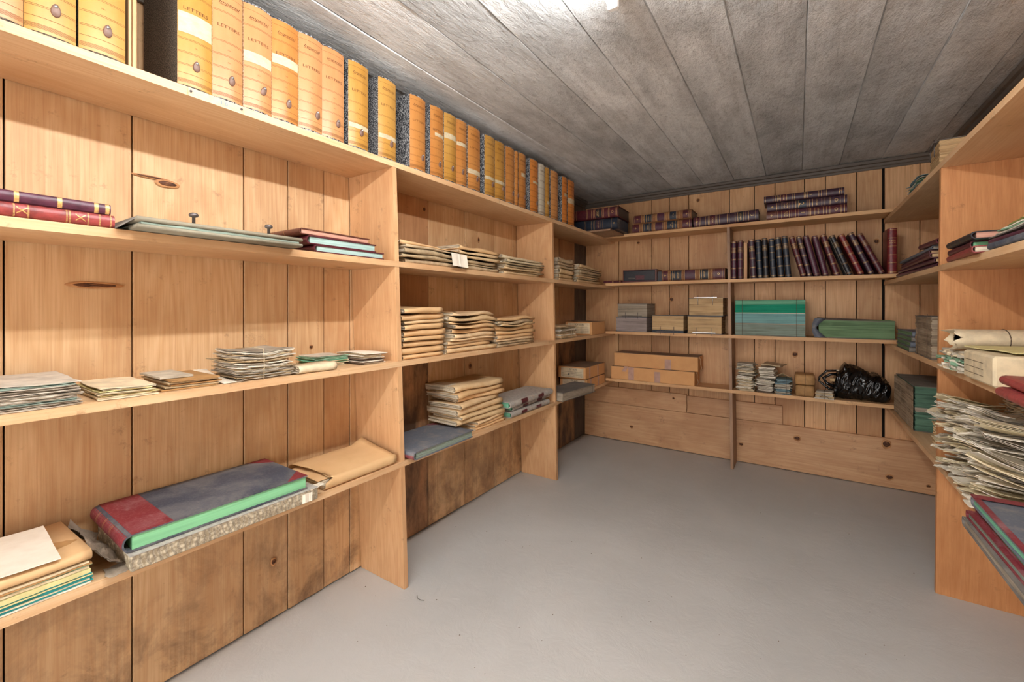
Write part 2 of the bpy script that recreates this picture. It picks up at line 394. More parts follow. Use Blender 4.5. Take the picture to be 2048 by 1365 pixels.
ORD = ['first', 'second', 'third', 'fourth', 'fifth', 'sixth', 'seventh', 'eighth', 'ninth', 'tenth', 'eleventh', 'twelfth', 'thirteenth', 'fourteenth', 'fifteenth', 'sixteenth',
       'seventeenth', 'eighteenth', 'nineteenth', 'twentieth', 'twenty-first', 'twenty-second', 'twenty-third', 'twenty-fourth', 'twenty-fifth', 'twenty-sixth', 'twenty-seventh', 'twenty-eighth']
# ------------------------------------------------------------------ setting: floor, ceiling, walls
def struct(name, mb, mat, parent=None):
    o = mb.build(name, mat, parent)
    if not parent: o['kind'] = 'structure'
    return o
b = MB(); nx, ny = 24, 48
b.slab(1, 1, .05, 0, nx, ny, 0)
b.v = [(-1.60+(x+.5)*2.40, Y0+y*(3.52-Y0), z-.05+(.0016*noise.noise(Vector((x*9, y*18, 0))) if z > .01 else 0)) for x, y, z in b.v]
fl = struct('floor', b, 'floor')
for p in fl.data.polygons: p.use_smooth = p.normal.z > .9
# floor edge skirt of hardened dust / filler along left wall
cl = struct('ceiling', MB().box(-1.60, .80, Y0, 3.52, ZC+.0085, ZC+.06), 'ceiling')
x = .057-.207*8; k = 0
edges_x = []
while x < .80: edges_x.append(x); x += .207+R.uniform(-.012, .012)
edges_x = [-1.60]+[e for e in edges_x if e > -1.56]+[.80]
for i in range(len(edges_x)-1):
    a, c = edges_x[i], edges_x[i+1]; dz = R.uniform(-.0025, .0035)
    mb = MB(); seg = 60; vs = []
    for j in range(seg+1):
        y = Y0+(3.50-Y0)*j/seg
        for xx, e in ((a+.0004, .0012), (a+.003, .003), (a+(c-a)*.3, .003), (a+(c-a)*.7, .003), (c-.003, .003), (c-.0004, .0012)):
            wob = .0022*noise.noise(Vector((xx*14, y*5, i)))+.0018*noise.noise(Vector((xx*40, y*22, i)))
            vs.append((xx+(.0025*noise.noise(Vector((y*9, i, 3))) if e < .002 else 0), y, ZC+.009-e*2-dz*.6+wob))
    fs = [(j*6+q, j*6+q+1, (j+1)*6+q+1, (j+1)*6+q) for j in range(seg) for q in range(5)]
    vs += [(a+.001, Y0, ZC+.02), (c-.001, Y0, ZC+.02), (c-.001, 3.50, ZC+.02), (a+.001, 3.50, ZC+.02)]
    nn = len(vs); fs.append((nn-4, nn-3, nn-2, nn-1))
    mb.add(vs, [f[::-1] for f in fs], False)
    mb.build('concrete_strip', 'ceiling', cl)
for k_, px_ in enumerate((1358, 1504, 1788, 1936)):
    x = ray(px_, 0); x = (x.x/x.z*(ZC-HC)); e_ = min(edges_x, key=lambda v: abs(v-x)); mb = MB(); vs = []; n_ = 220; r_ = random.Random(k_)
    for j in range(n_+1):
        y = .2+(3.4-.2)*j/n_; h = max(0, .0022+.0035*noise.noise(Vector((y*6, k_, 1)))+.002*noise.noise(Vector((y*40, k_, 4)))); w_ = .0012+.0012*abs(noise.noise(Vector((y*30, k_, 9)))); o_ = .0015*noise.noise(Vector((y*12, k_, 2)))
        vs += [(e_-w_+o_, y, ZC+.006), (e_+o_, y, ZC+.003-h), (e_+w_+o_, y, ZC+.006)]
    mb.add(vs, [(3*j+q, 3*j+q+1, 3*j+q+4, 3*j+q+3) for j in range(n_) for q in (0, 1)]); mb.build('mortar_ridge', 'ceiling', cl)
# left wall backing + planks
wl = struct('wall_left', MB().box(-1.60, XLB-.018, Y0, 3.52, 0, ZC+.01), 'black_gap')
def plank_l(px0, px1, z0=.004, z1=ZC-.004, mat='plank', proud=0.0, w_=wl, lean=0.0):
    a = onX(px0, 600, XLB).y if px0 is not None else Y0; c = onX(px1, 600, XLB).y if px1 is not None else YBB
    y0, y1 = min(a, c)+.0018, max(a, c)-.0018
    mb = MB().box(-.0085-proud/2, .0085+proud/2, -(y1-y0)/2, (y1-y0)/2, 0, z1-z0)
    o = mb.build('plank', mat, w_, bevel=.0012); o.location = (XLB-.009+proud/2, (y0+y1)/2, z0); return o
ys = Y0
jl = [None, 8, 265, 488, 576, 648, 700, 775, 857, 930, 989, 1026, 1066, 1118, 1149, None]
c0 = onX(8, 600, XLB).y
for k in range(5):      # planks behind the camera's left edge
    y1 = c0-.28*k; y0 = max(c0-.28*(k+1), Y0)
    if y1 <= Y0+.02: break
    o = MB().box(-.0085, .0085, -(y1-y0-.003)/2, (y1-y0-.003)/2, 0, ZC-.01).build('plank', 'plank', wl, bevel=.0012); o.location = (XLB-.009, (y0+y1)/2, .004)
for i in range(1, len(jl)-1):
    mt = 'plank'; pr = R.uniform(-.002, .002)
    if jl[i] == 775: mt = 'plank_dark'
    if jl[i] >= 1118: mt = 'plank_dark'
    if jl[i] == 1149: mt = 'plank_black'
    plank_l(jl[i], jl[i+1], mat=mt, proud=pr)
# back wall
wb = struct('wall_back', MB().box(-1.60, .80, YBB+.018, 3.54, 0, ZC+.01), 'black_gap')
jb = [1176, 1237.5, 1303.5, 1339, 1377.5, 1459, 1509, 1550, 1609, 1651, 1713, 1765, 1769, 1840, None]
for i in range(len(jb)-1):
    x0 = XLB if i == 0 else onY(jb[i], 600, YBB).x; x1 = onY(jb[i+1], 600, YBB).x if jb[i+1] else XRB
    if jb[i] == 1765: continue
    z0 = .20
    mb = MB().box(-(x1-x0)/2+.0022, (x1-x0)/2-.0022, -.0085, .0085, 0, ZC-.006-z0)
    o = mb.build('plank', 'plank_b', wb, bevel=.0012); o.location = ((x0+x1)/2, YBB+.009+R.uniform(-.0015, .0015), z0)
def hboard(px0, px1, z0, z1, mat='board_h', pr=.02):
    x0 = XLB+.002 if px0 is None else onY(px0, 850, YBB-pr).x; x1 = XRB if px1 is None else onY(px1, 850, YBB-pr).x
    o = MB().box(-(x1-x0)/2+.001, (x1-x0)/2-.001, -pr/2, pr/2, 0, z1-z0-.002).build('board', mat, wb, bevel=.0015); o.location = ((x0+x1)/2, YBB-pr/2-.0015, z0)
zb = lambda px, py, pr=.02: onY(px, py, YBB-pr).z
z_low = zb(1455, 836)
hboard(None, 1461, .003, z_low); hboard(1461, None, .003, zb(1700, 867))
hboard(None, 1373.5, z_low, zb(1370, 789)); hboard(1374, 1461, z_low, zb(1440, 799), pr=.016)
hboard(1461, 1565, zb(1700, 867), zb(1520, 807))
def knot(side, px, py, rx, rz, X=None):
    if side == 'B': p = onY(px, py, X or YBB-.022)
    else: p = onX(px, py, X or XLB)
    mb = MB(); k = 18; vs = []; 
    for (s_, h) in ((1.0, .0), (.92, .0016), (.55, .0010), (.2, .0022)):
        for j in range(k):
            a = 2*PI*j/k; vs.append((math.cos(a)*rx*s_, -h, math.sin(a)*rz*s_*(1+.12*math.sin(3*a+px))))
    fs = [(i*k+j, i*k+(j+1) % k, (i+1)*k+(j+1) % k, (i+1)*k+j) for i in range(3) for j in range(k)]+[tuple(range(3*k, 4*k))]
    mb.add(vs, fs, True)
    for nm, mt, sc_, off in (('knot_ring', 'ring', (1.25, 1, 1.5), 0), ('knot', 'knot', (.95, 1, .85), -.0007)):
        o = mb.build(nm, mt, wb if side == 'B' else wl)
        o.matrix_world = Matrix.Translation(p) @ Matrix.Rotation(ROT[side], 4, 'Z') @ Matrix.Translation((0, off, 0)) @ Matrix.Diagonal((*sc_, 1))
for q in ((1263, 854, .013, .010), (1482, 889, .013, .010), (1594, 877, .017, .014), (1773, 889, .019, .020), (1779, 955, .017, .013), (1347, 797, .008, .008), (1857, 973, .009, .007)): knot('B', *q)
knot('B', 1590, 709, .014, .014, YBB-.002); knot('B', 1277, 486, .011, .011, YBB-.002); knot('B', 1396, 401, .010, .010, YBB-.002); knot('B', 1343, 599, .013, .016, YBB-.002); knot('B', 1753, 483, .012, .012, YBB-.002)
for q in ((190, 571, .046, .006), (335, 368, .024, .008), (300, 354, .034, .003), (622, 694, .006, .006), (547, 1124, .008, .010), (940, 732, .011, .014), (957, 480, .008, .011), (848, 419, .009, .012), (973, 627, .006, .01)): knot('L', *q, XLB+.002)
# right wall
wr = struct('wall_right', MB().box(XRB, .80, Y0, 3.50, 0, ZC+.01), 'trim')
for k in range(14):
    y0 = Y0+.02+k*.34; 
    if y0 > 3.3: break
    o = MB().box(-.008, .004, -.1685, .1685, 0, ZC-.02).build('plank', 'plank_b', wr, bevel=.001); o.location = (XRB-.004, y0+.17, .004)
# crown moulding (stepped)
def crown(name, p0, p1, inward):
    d = (Vector(p1)-Vector(p0)); Lh = d.length; mb = MB()
    prof = [(0, 0), (0, -.052), (.010, -.052), (.014, -.040), (.020, -.036), (.024, -.022), (.036, -.018), (.040, -.006), (.040, 0)]
    vs = []
    for t in (0, 1):
        for (o_, z) in prof: vs.append((Vector(p0)+d*t+Vector(inward)*o_+Vector((0, 0, z)))[:])
    n_ = len(prof); fs = [(j, (j+1) % n_, n_+(j+1) % n_, n_+j) for j in range(n_)]+[tuple(range(n_))[::-1], tuple(range(n_, 2*n_))]
    mb.add(vs, fs); o = struct(name, mb, 'trim'); return o
crown('trim_1', (XLB, YBB-.001, ZC-.002), (XRB, YBB-.001, ZC-.002), (0, -1, 0))
crown('trim_2', (XLB+.003, Y0, ZC-.002), (XLB+.003, YBB-.045, ZC-.002), (1, 0, 0))
crown('trim_3', (XRB-.012, Y0, ZC-.002), (XRB-.012, YBB-.045, ZC-.002), (-1, 0, 0))
# ------------------------------------------------------------------ shelving
def bowed(x0, x1, y0, y1, z0, axis, front, mat, parent, seg=14, seed=1, name='shelf'):
    """a shelf board with slightly uneven front edge"""
    mb = MB(); vs = []; 
    for i in range(seg+1):
        t = i/seg; wv = .0012*noise.noise(Vector((t*9, seed, 0))); zz = z0+.0003*noise.noise(Vector((t*4, seed, 5)))
        if axis == 'y':
            y = y0+(y1-y0)*t; a, c = (x0, x1+wv) if front > 0 else (x0+wv, x1)
            vs += [(a, y, zz), (c, y, zz), (c, y, zz+TH), (a, y, zz+TH)]
        else:
            x = x0+(x1-x0)*t; vs += [(x, y0+wv, zz), (x, y1, zz), (x, y1, zz+TH), (x, y0+wv, zz+TH)]
    fs = []
    for i in range(seg):
        for j in range(4):
            a = i*4+j; b_ = i*4+(j+1) % 4; fs.append((a, b_, b_+4, a+4) if axis == 'x' else (a, b_, b_+4, a+4))
    fs += [(3, 2, 1, 0), tuple(range(seg*4, seg*4+4))]
    mb.add(vs, fs); return mb.build(name, mat, parent)
LU = thing('shelving_unit', 'long pine shelving along the left wall, four shelves with plank dividers', 'shelving', Matrix.Translation((XL, 1.2, 0)))
def inv(o): o.matrix_parent_inverse = o.parent.matrix_world.inverted(); return o
bpy.context.view_layer.update()
for i, z in enumerate(SL): inv(bowed(XLB+.002, XL, Y0+.02, YBB-.025 if z < .5 else YBB-.004, z, 'y', 1, 'shelf_y', LU, 24, i+1))
def upright(parent, side, ptop, pbot, ztop, zlist, mat, back, th=.020, zb_=.001):
    """divider from floor to top shelf, one board, notched round the shelves (built as stacked bays of one board)"""
    segs = []; zz = zb_
    for z in sorted(zlist):
        if z < ztop-.01: segs.append((zz, z-.0004)); zz = z+TH+.0004
    segs.append((zz, ztop-.0004))
    mb = MB()
    for a, c in segs:
        fa, fc = (a-zb_)/(ztop-zb_), (c-zb_)/(ztop-zb_)
        sa = pbot+(ptop-pbot)*fa; sc_ = pbot+(ptop-pbot)*fc; n_ = 5
        for q in range(n_):
            t0, t1 = q/n_, (q+1)/n_
            za, zc_ = a+(c-a)*t0, a+(c-a)*t1; s0, s1 = sa+(sc_-sa)*t0, sa+(sc_-sa)*t1
            if side in 'LR':
                f = (XL-.0012) if side == 'L' else (XR+.0012); k_ = back
                mb.hexa([(f, s0-th/2, za), (k_, s0-th/2, za), (k_, s0+th/2, za), (f, s0+th/2, za), (f, s1-th/2, zc_), (k_, s1-th/2, zc_), (k_, s1+th/2, zc_), (f, s1+th/2, zc_)][::1])
            else:
                f = YB+.0012; mb.hexa([(s0-th/2, f, za), (s0+th/2, f, za), (s0+th/2, back, za), (s0-th/2, back, za), (s1-th/2, f, zc_), (s1+th/2, f, zc_), (s1+th/2, back, zc_), (s1-th/2, back, zc_)])
    me = mb.mesh('upright', mat); bm = bmesh.new(); bm.from_mesh(me); bmesh.ops.remove_doubles(bm, verts=bm.verts[:], dist=.00005); bmesh.ops.recalc_face_normals(bm, faces=bm.faces[:]); bm.to_mesh(me); bm.free()
    return inv(link('upright', me, parent))
D1T, D1B = onX(789, 600, XL).y, onX(813, 600, XL).y
D2T, D2B = onX(1105.5, 600, XL).y, onX(1115, 600, XL).y
upright(LU, 'L', D1T, D1B, SL[0], SL, 'upright', XLB+.003); upright(LU, 'L', D2T, D2B, SL[0], SL, 'upright', XLB+.003)
upright(LU, 'L', -.55, -.55, SL[0], SL, 'upright', XLB+.003)
BU = thing('shelving_unit', 'pine shelving across the back wall with one short centre divider', 'shelving', Matrix.Translation((-.4, YB, 0)))
bpy.context.view_layer.update()
for i, z in enumerate(SB): inv(bowed(XL+.002, .476, YB, YBB-.004 if z > .6 else YBB-.024, z, 'x', 1, 'shelf_x', BU, 20, i+7))
upright(BU, 'B', onY(1456.5, 600, YB).x, onY(1464, 600, YB).x, SB[0], SB, 'upright_b', YBB-.026, .018)
RU = thing('shelving_unit', 'pine shelving along the right wall with a tall orange end panel', 'shelving', Matrix.Translation((XR, 2.0, 0)))
bpy.context.view_layer.update()
YU_T, YU_B = onX(1880, 600, XR).y, onX(1869, 600, XR).y
for i, z in enumerate(SR): inv(bowed(XR, XRB-.013, .55, YBB-.024 if z < .5 else YBB-.004, z, 'y', -1, 'shelf_y', RU, 20, i+13))
upright(RU, 'R', YU_T, YU_B, SR[0], SR, 'upright_r', XRB-.014)
# small cleats under back shelves in the corners
# ------------------------------------------------------------------ ceiling tube lamp (its far end just shows at the top of the frame)
TX, TZ, TY0, TY1 = -.42, 1.93, -.15, 1.125
lm = thing('ceiling_lamp', 'white fluorescent batten lamp fixed under the concrete ceiling', 'lamp', Matrix.Translation((TX, .5, TZ)))
bpy.context.view_layer.update()
inv(MB().box(TX-.022, TX+.022, TY0-.02, TY1+.012, TZ+.045, ZC-.004).build('lamp_body', 'lamp_body', lm, bevel=.003))
for y in (TY0-.012, TY1):
    inv(MB().box(TX-.014, TX+.014, y-.006, y+.014, TZ-.016, TZ+.046).build('lamp_holder', 'lamp_body', lm, bevel=.003))
inv(MB().tube([(TX, TY0, TZ), (TX, TY1-.004, TZ)], .012, 16).build('tube', 'tube', lm))
# ------------------------------------------------------------------ builders for books, files, papers
def arc(z, T, bl):                      # spine surface y at height z
    q = min(1, abs(2*z/T-1)); return bl*(1-math.sqrt(max(0, 1-q*q)))
def book(T, L, D, mat, pages, label, mat4, group=None, bands=(), panels=(), text=(), round_=.28, cov=None, corner=None, rot_text=False, squash=0.0, cat='book', dull=False):
    """canonical: spine along x at y=0, cover boards z=0 and z=T, fore edge at y=D"""
    t = thing('book', label, cat, mat4, group)
    bl = max(.0015, T*round_); c = min(.0035, T*.14); k = 10
    outer = [(D, 0)]+[(arc(T*(j/k), T, bl), T*(j/k)) for j in range(k+1)]+[(D, T)]
    inner = [(D, T-c)]+[(arc(T*((k-j)/k), T, bl)*.9+c, c+(T-2*c)*((k-j)/k)) for j in range(k+1)]+[(D, c)]
    if squash:
        fn = lambda x, y, z: (x, y, z+squash*noise.noise(Vector((x*7, y*7, T*91)))*z/T)
    else: fn = None
    MB().prism(outer+inner, -L/2, L/2, 6 if squash else 1, False, fn).build('cover', mat, t)
    i = min(.004, L*.02)
    MB().box(-L/2+i, L/2-i, bl*.9+c+.0004, D-i, c+.0003, T-c-.0003).build('page_block', pages, t)
    sx = lambda f: -L/2+L*f
    def strip(mb, a, b_, off, z0=.06, z1=.94):
        vs = []; kk = 8
        for q in range(kk+1):
            z = T*(z0+(z1-z0)*q/kk); y = arc(z, T, bl)-off
            vs += [(a, y, z), (b_, y, z)]
        mb.add(vs, [(2*q, 2*q+1, 2*q+3, 2*q+2) for q in range(kk)])
    for (a, b_, pm) in panels:
        mb = MB(); strip(mb, sx(a), sx(b_), .0003); mb.build('spine_label' if b_-a < .22 else 'spine_panel', pm, t)
    if bands:
        mb = MB()
        for f in bands:
            w_ = .0009 if not isinstance(f, tuple) else f[1]; f_ = f[0] if isinstance(f, tuple) else f
            strip(mb, sx(f_)-w_, sx(f_)+w_, .0006, .04, .96)
            if w_ > .003: mb.build('spine_band', 'gold', t); mb = MB()
        if mb.v: mb.build('gilt_bands', 'gold_dull' if dull else 'gold', t, kind='stuff')
    if text:
        mb = MB()
        for (f, s_, size) in text:
            vs, fs = text_mesh(s_, size)
            if rot_text: pts = [(sx(f)+v[0], T/2+v[1]) for v in vs]
            else: pts = [(sx(f)+v[1], T/2-v[0]) for v in vs]
            mb.add([(a, arc(min(max(z, T*.03), T*.97), T, bl)-.0009, z) for a, z in pts], fs)
        mb.build('gilt_lettering', 'gold', t, kind='stuff')
    if corner:
        for sgn in (-1, 1):
            cs = min(D, L)*corner; xx = sgn*L/2
            for z, d in ((T+.0004, 1), (-.0002, -1)):
                mb = MB(); mb.add([(xx, D, z), (xx-sgn*cs, D, z), (xx, D-cs, z)], [(0, 1, 2) if (sgn*d < 0) else (0, 2, 1)])
                mb.build('corner_piece', cov, t)
        mb = MB(); hw = D*.22
        mb.box(-L/2-.0003, L/2+.0003, bl, hw, T, T+.0005).build('spine_leather', cov, t)
    return t
def binder(T, L, D, pages, label, mat4, boards='dusty_grey', group=None, cat='binder', posts=None, layers=None, cords=None, seed=1, over=.004, rag=.0008, post_m='steel'):
    """loose-leaf block between boards; pages edges on all sides"""
    t = thing('post_binder', label, cat, mat4, group); r = random.Random(seed); c = .0028
    layers = layers or [(1.0, pages)]; z = c+.0002; H = T-2*c-.0004; tot = sum(l[0] for l in layers)
    for fr, pm in layers:
        h = H*fr/tot; ns = max(1, int(h/.006)); mb = MB()
        for q in range(ns):
            ox, oy = r.uniform(-rag, rag), r.uniform(-rag, rag)
            mb.box(-L/2+over+ox, L/2-over+ox, over+oy, D-over+oy, z+h*q/ns+.00005, z+h*(q+1)/ns-.00005)
        mb.build('page_block', pm, t); z += h
    for zz in (0, T-c):
        ob = MB().slab(L, D, c, zz, 6, 4, .0004 if zz else 0, seed).build('cover_board', boards, t)
    if posts:
        mb = MB()
        up, zz = posts
        for sx_ in (-L*.22, L*.2):
            if up: mb.tube([(sx_, -.003, T*.6), (sx_, -.003, T+.018)], .0017, 6)
            else: mb.tube([(sx_, -.004, -.012), (sx_, -.004, T*.35)], .0015, 6)
        zb_ = T+.001 if up else c+.004
        mb.box(-L*.34, L*.32, -.006, .002, zb_, zb_+.004); mb.build('metal_posts', post_m, t)
    if cords:
        for f in cords:
            MB().tube([(L*f, -.0015, .0), (L*f, -.0015, T+.001), (L*f, .02, T+.002)], .0009, 5).build('cord', 'cord', t)
            MB().tube([(L*f+.002, 0, T), (L*f+.003, 0, T+.010)], .001, 5).build('cord', 'cord', t)
    return t
def wallet(T, L, D, mat, label, mat4, group=None, seed=1, inner='e_paper', amp=.004, slack=0.0, name='paper_wallet', cat='document wallet', tails=True, lip=.97, field=None):
    """folded paper wallet: fold faces y=0, contents show at the ends"""
    t = thing(name, label, cat, mat4, group); r = random.Random(seed*31)
    c = .0009; rad = T/2; k = 6; L1 = L
    outer = [(D*lip, 0)]+[(rad-rad*math.sin(PI*j/k), rad-rad*math.cos(PI*j/k)) for j in range(k+1)]+[(D, T)]
    outer = [(D*lip, 0)]+[(rad*(1-math.sin(PI*j/k)), T/2*(1-math.cos(PI*j/k))) for j in range(k+1)]+[(D, T)]
    inner_p = [(D, T-c)]+[(rad*(1-math.sin(PI*(k-j)/k))+c, c+(T-2*c)/2*(1-math.cos(PI*(k-j)/k))) for j in range(k+1)]+[(D*lip, c)]
    s1, s2, s3 = r.uniform(0, 50), r.uniform(-.02, .02), r.uniform(-.012, .012)
    def fn(x, y, z):
        nz = noise.noise(Vector((x*9, y*7, s1))); n2 = noise.noise(Vector((x*30, y*20, s1+7)))
        e = (2*x/L)
        if field: zz = z+field(x, y, z)+.0006*n2*min(1, z/.004)
        else: zz = z+(amp*nz+.0009*n2)*(z/max(T, 1e-4))
        return (x+.0015*n2, y+.005*noise.noise(Vector((x*14, 3, s1))), max(.0002, zz))
    MB().prism(outer+inner_p, -L1/2, L1/2, 9, True, fn).build('wallet_cover', mat, t)
    if tails:
        mb = MB(); nlay = max(2, min(7, int(T/.0035)))
        for q in range(nlay):
            z = c*1.5+(T-3*c)*(q+.1)/nlay
            mb.slab(L*r.uniform(.965, 1.02), D*.93, (T-3*c)/nlay*.72, z, 6, 3, 0, seed+q, .0025, r.uniform(-.003, .003), rad*.8+.002, fn)
        mb.build('papers', inner, t, kind='stuff')
    return t
def pile(side, x0, x1, yt, zb, n, desc, H=None, f=.0, mats=('kraft', 'buff'), D=.2, xm=None, jit=.018, inner='e_paper', cat='document wallet', name='paper_wallet', group=None, seed=0, tw=.06, amp=.004, Lr=(.85, 1.0), lean=0.0, what='buff paper wallet', where=None, fan=0.0, lab=None):
    c, L, H_ = spec(side, x0, x1, yt, zb, f, xm); r = random.Random(seed*101+5); H = H or H_; tw *= .45; L *= .97
    hs = [r.uniform(.6, 1.4) for _ in range(n)]; sm = sum(hs); hs = [h*H/sm for h in hs]; z = zb
    ps = r.uniform(0, 99); A_ = amp*3.6; slope = r.uniform(-.12, .12)
    for i, h in enumerate(hs):
        k = n-1-i
        field = (lambda zo: lambda x, y, z: (A_*noise.noise(Vector((x*6, y*5, ps+(zo+z)*9)))+slope*x*.35)*min(1, (zo+z)/H))(z-zb)
        pos = 'topmost' if k == 0 else ('bottom one' if k == n-1 else ORD[k]+' from the top')
        l = L*r.uniform(*Lr); dx = r.uniform(-1, 1)*(L-l)/2
        sd = Vector({'L': (0, 1, 0), 'R': (0, -1, 0), 'B': (1, 0, 0)}[side]); inw = Vector({'L': (-1, 0, 0), 'R': (1, 0, 0), 'B': (0, 1, 0)}[side])
        loc = Vector((c.x, c.y, z))+sd*(dx+lean*(z-zb))+inw*(r.uniform(0, jit)+(fan*i/n))
        m4 = FR(side, loc, r.uniform(-tw, tw))
        la = '%s, %s, %s' % (what, pos, desc)
        wallet(h*.88, l, D*r.uniform(.9, 1.0), r.choice(mats), la, m4, group or ('wallets in the '+desc), seed*50+i, inner, amp*min(1, h/.012), name=name, cat=cat, field=field)
        z += h
def bundle(side, x0, x1, yt, zb, label, f=0.0, mats=('paper_grey', 'white'), D=.15, xm=None, rz=0.0, seed=0, tie=None, n=None, amp=.006, cat='paper bundle', name='paper_bundle', jag=.004, spread=.008, curl=0.0, tie_m='string', ties=(0,), H=None, top=None, shiftL=0.0):
    """a stack of loose leaves, kept together"""
    c, L, H_ = spec(side, x0, x1, yt, zb, f, xm); H = H or H_; r = random.Random(seed*17+3)
    L = L-spread-jag; D = D-spread
    t = thing(name, label, cat, FR(side, c, rz)); n = n or max(3, int(H/.0032)); per = {}
    def fn(x, y, z):
        e = (2*x/L)
        return (x, y, z+curl*e*e*(z/H)+amp*noise.noise(Vector((x*8, y*8, seed)))*(z/H))
    for q in range(n):
        mt = mats[0] if q % 2 == 0 and len(mats) == 2 else r.choice(mats)
        if top and q == n-1: mt = top
        mb = per.setdefault(mt, MB())
        mb.slab(L*r.uniform(.9, 1.0), D*r.uniform(.92, 1), H/n*r.uniform(.45, .8), H*q/n, 7, 4, .0012, seed*40+q, jag, r.uniform(-spread, spread), r.uniform(0, spread), fn, 14)
    for k_, mb in per.items(): mb.build('papers', k_, t, kind='stuff')
    if tie:
        for x in ties:
            x = x*L; o = .0025
            MB().tube([fn(x, y, 0)[:2]+(z,) for (y, z) in ((-o-.004, 0), (-o-.006, H*.5), (-o-.003, H+amp*.6+.002), (D*.3, H+amp*.6+.003), (D+o, H+.002), (D+o+.003, .0))]+[], .0011, 5).build('string', tie_m, t)
    return t
def carton(side, x0, x1, yt, zb, label, f=0, D=.2, mat='card_orange', end=None, tapes=(), xm=None, strings=(), rz=0, orient='front', top='card_top', LD=None, H=None, desc=()):
    c, L, H_ = spec(side, x0, x1, yt, zb, f, xm); H = H or H_
    if LD: L, D = LD
    t = thing('cardboard_box', label, 'box', FR(side, c, rz))
    MB().box(-L/2, L/2, 0, D, 0, H-.0008).build('box_body', mat, t, bevel=.0025)
    MB().slab(L*.996, D*.99, .0016, H-.0012, 8, 5, .0015, int(x0), .001, 0, .001).build('lid_flap', top, t)
    for (a, z0, z1, wd, sk) in tapes:
        xx = -L/2+L*a; MB().add([(xx-wd/2+sk, -.0006, H*z0), (xx+wd/2+sk, -.0006, H*z0), (xx+wd/2, -.0010, H*z1), (xx-wd/2, -.0010, H*z1)], [(0, 1, 2, 3)]).build('tape_strip', 'tape', t)
    if end:
        side_, txt = end
        x = -L/2-.0006 if side_ < 0 else L/2+.0006
        MB().add([(x, D*.10, H*.08), (x, D*.92, H*.08), (x, D*.92, H*.9), (x, D*.10, H*.9)], [(0, 3, 2, 1)]).build('end_label', 'manila', t)
        mb = MB()
        for q in range(4): z = H*(.2+.13*q); mb.add([(x-.0004, D*.15, z), (x-.0004, D*.88, z), (x-.0004, D*.88, z+.0009), (x-.0004, D*.15, z+.0009)], [(0, 3, 2, 1)])
        vs, fs = text_mesh(txt, H*.2); mb.add([(x-.0006, D*.5-v[0], H*.77+v[1]) for v in vs], fs); mb.build('printed_lettering', 'print_b', t)
        MB().lathe([(.005, -.0025), (.005, 0)], 0, 0, 10, 'y').build('washer', 'iron', t).matrix_local = Matrix.Translation((x-.001, D*.72, H*.35)) @ Matrix.Rotation(PI/2, 4, 'Z')
    for pts in strings: MB().tube([(-L/2+L*a, b_*D, H*z) for a, b_, z in pts], .0012, 5).build('string', 'string', t)
    return t
# ------------------------------------------------------------------ letter box files along the top left shelf
FW, FH, FD, FB = .06, .306, .232, .0085
fb = lambda x, w=FW: -FB*(1-(2*x/w)**2)
def file_meshes():
    mb = MB(); k = 8; vs = []
    for z in (0, FH):
        for j in range(k+1): x = -FW/2+FW*j/k; vs.append((x, fb(x), z))
        vs += [(FW/2, FD, z), (-FW/2, FD, z)]
    n_ = k+3; fs = [(j, (j+1) % n_, n_+(j+1) % n_, n_+j) for j in range(n_)]+[tuple(range(n_))[::-1], tuple(range(n_, 2*n_))]
    case = mb.add(vs, fs)
    def curved(z0, z1, x0, x1, off, m_=None):
        m_ = m_ or MB(); vs = []
        for j in range(k+1):
            x = x0+(x1-x0)*j/k
            vs += [(x, fb(x)-off, z0), (x, fb(x)-off, z1)]
        return m_.add(vs, [(2*j, 2*j+2, 2*j+3, 2*j+1) for j in range(k)], True)
    paper = curved(.007, FH-.005, -FW/2, FW/2, .0006)
    pr = MB()
    for fz in (.045, .052, .058, .065, .071, .12, .19, .2, .29, .3, .4, .41, .52, .53, .78, .79, .93): curved(FH*fz, FH*fz+.0007, -FW*.49, FW*.49, .0009, pr)
    for s_, size, z, sh in (('LETTERS', .0118, FH*.66, 0), ('Imperial', .0125, FH*.865, .35), ('FILE', .004, FH*.46, 0), ('No.', .004, FH*.35, 0)):
        v_, f_ = text_mesh(s_, size, sh); pr.add([(v[0], fb(v[0])-.0011, z+v[1]) for v in v_], f_)
    curved(FH*.845, FH*.848, -FW*.3, FW*.34, .0011, pr)
    return case, paper, pr, curved
case_mb, paper_mb, print_mb, curved = file_meshes()
case_me = case_mb.mesh('case', 'marble'); case_d = case_mb.mesh('case', 'marble_d'); print_me = print_mb.mesh('printed_lettering', 'print')
papers = {k_: paper_mb.mesh('spine_paper', k_) for k_ in ('sp_yellow', 'sp_orange', 'sp_peach', 'sp_deep', 'sp_tan', 'sp_grey')}
pull_mb = MB(); vs = []; k = 14
for (s_, d_) in ((1, 0), (1, .0022), (.8, .0034)):
    for j in range(k):
        a = 2*PI*j/k; vs.append((math.cos(a)*.0075*s_*(1-.18*math.sin(a)), -d_, math.sin(a)*.0135*s_))
pull_mb.add(vs, [(i*k+j, i*k+(j+1) % k, (i+1)*k+(j+1) % k, (i+1)*k+j) for i in range(2) for j in range(k)]+[tuple(range(2*k, 3*k))], True)
pull_me = pull_mb.mesh('pull_tab', 'pull'); rivet_me = MB().lathe([(.0028, -.0052), (.0028, -.0030)], 0, 0, 10, 'y').mesh('rivet', 'steel')
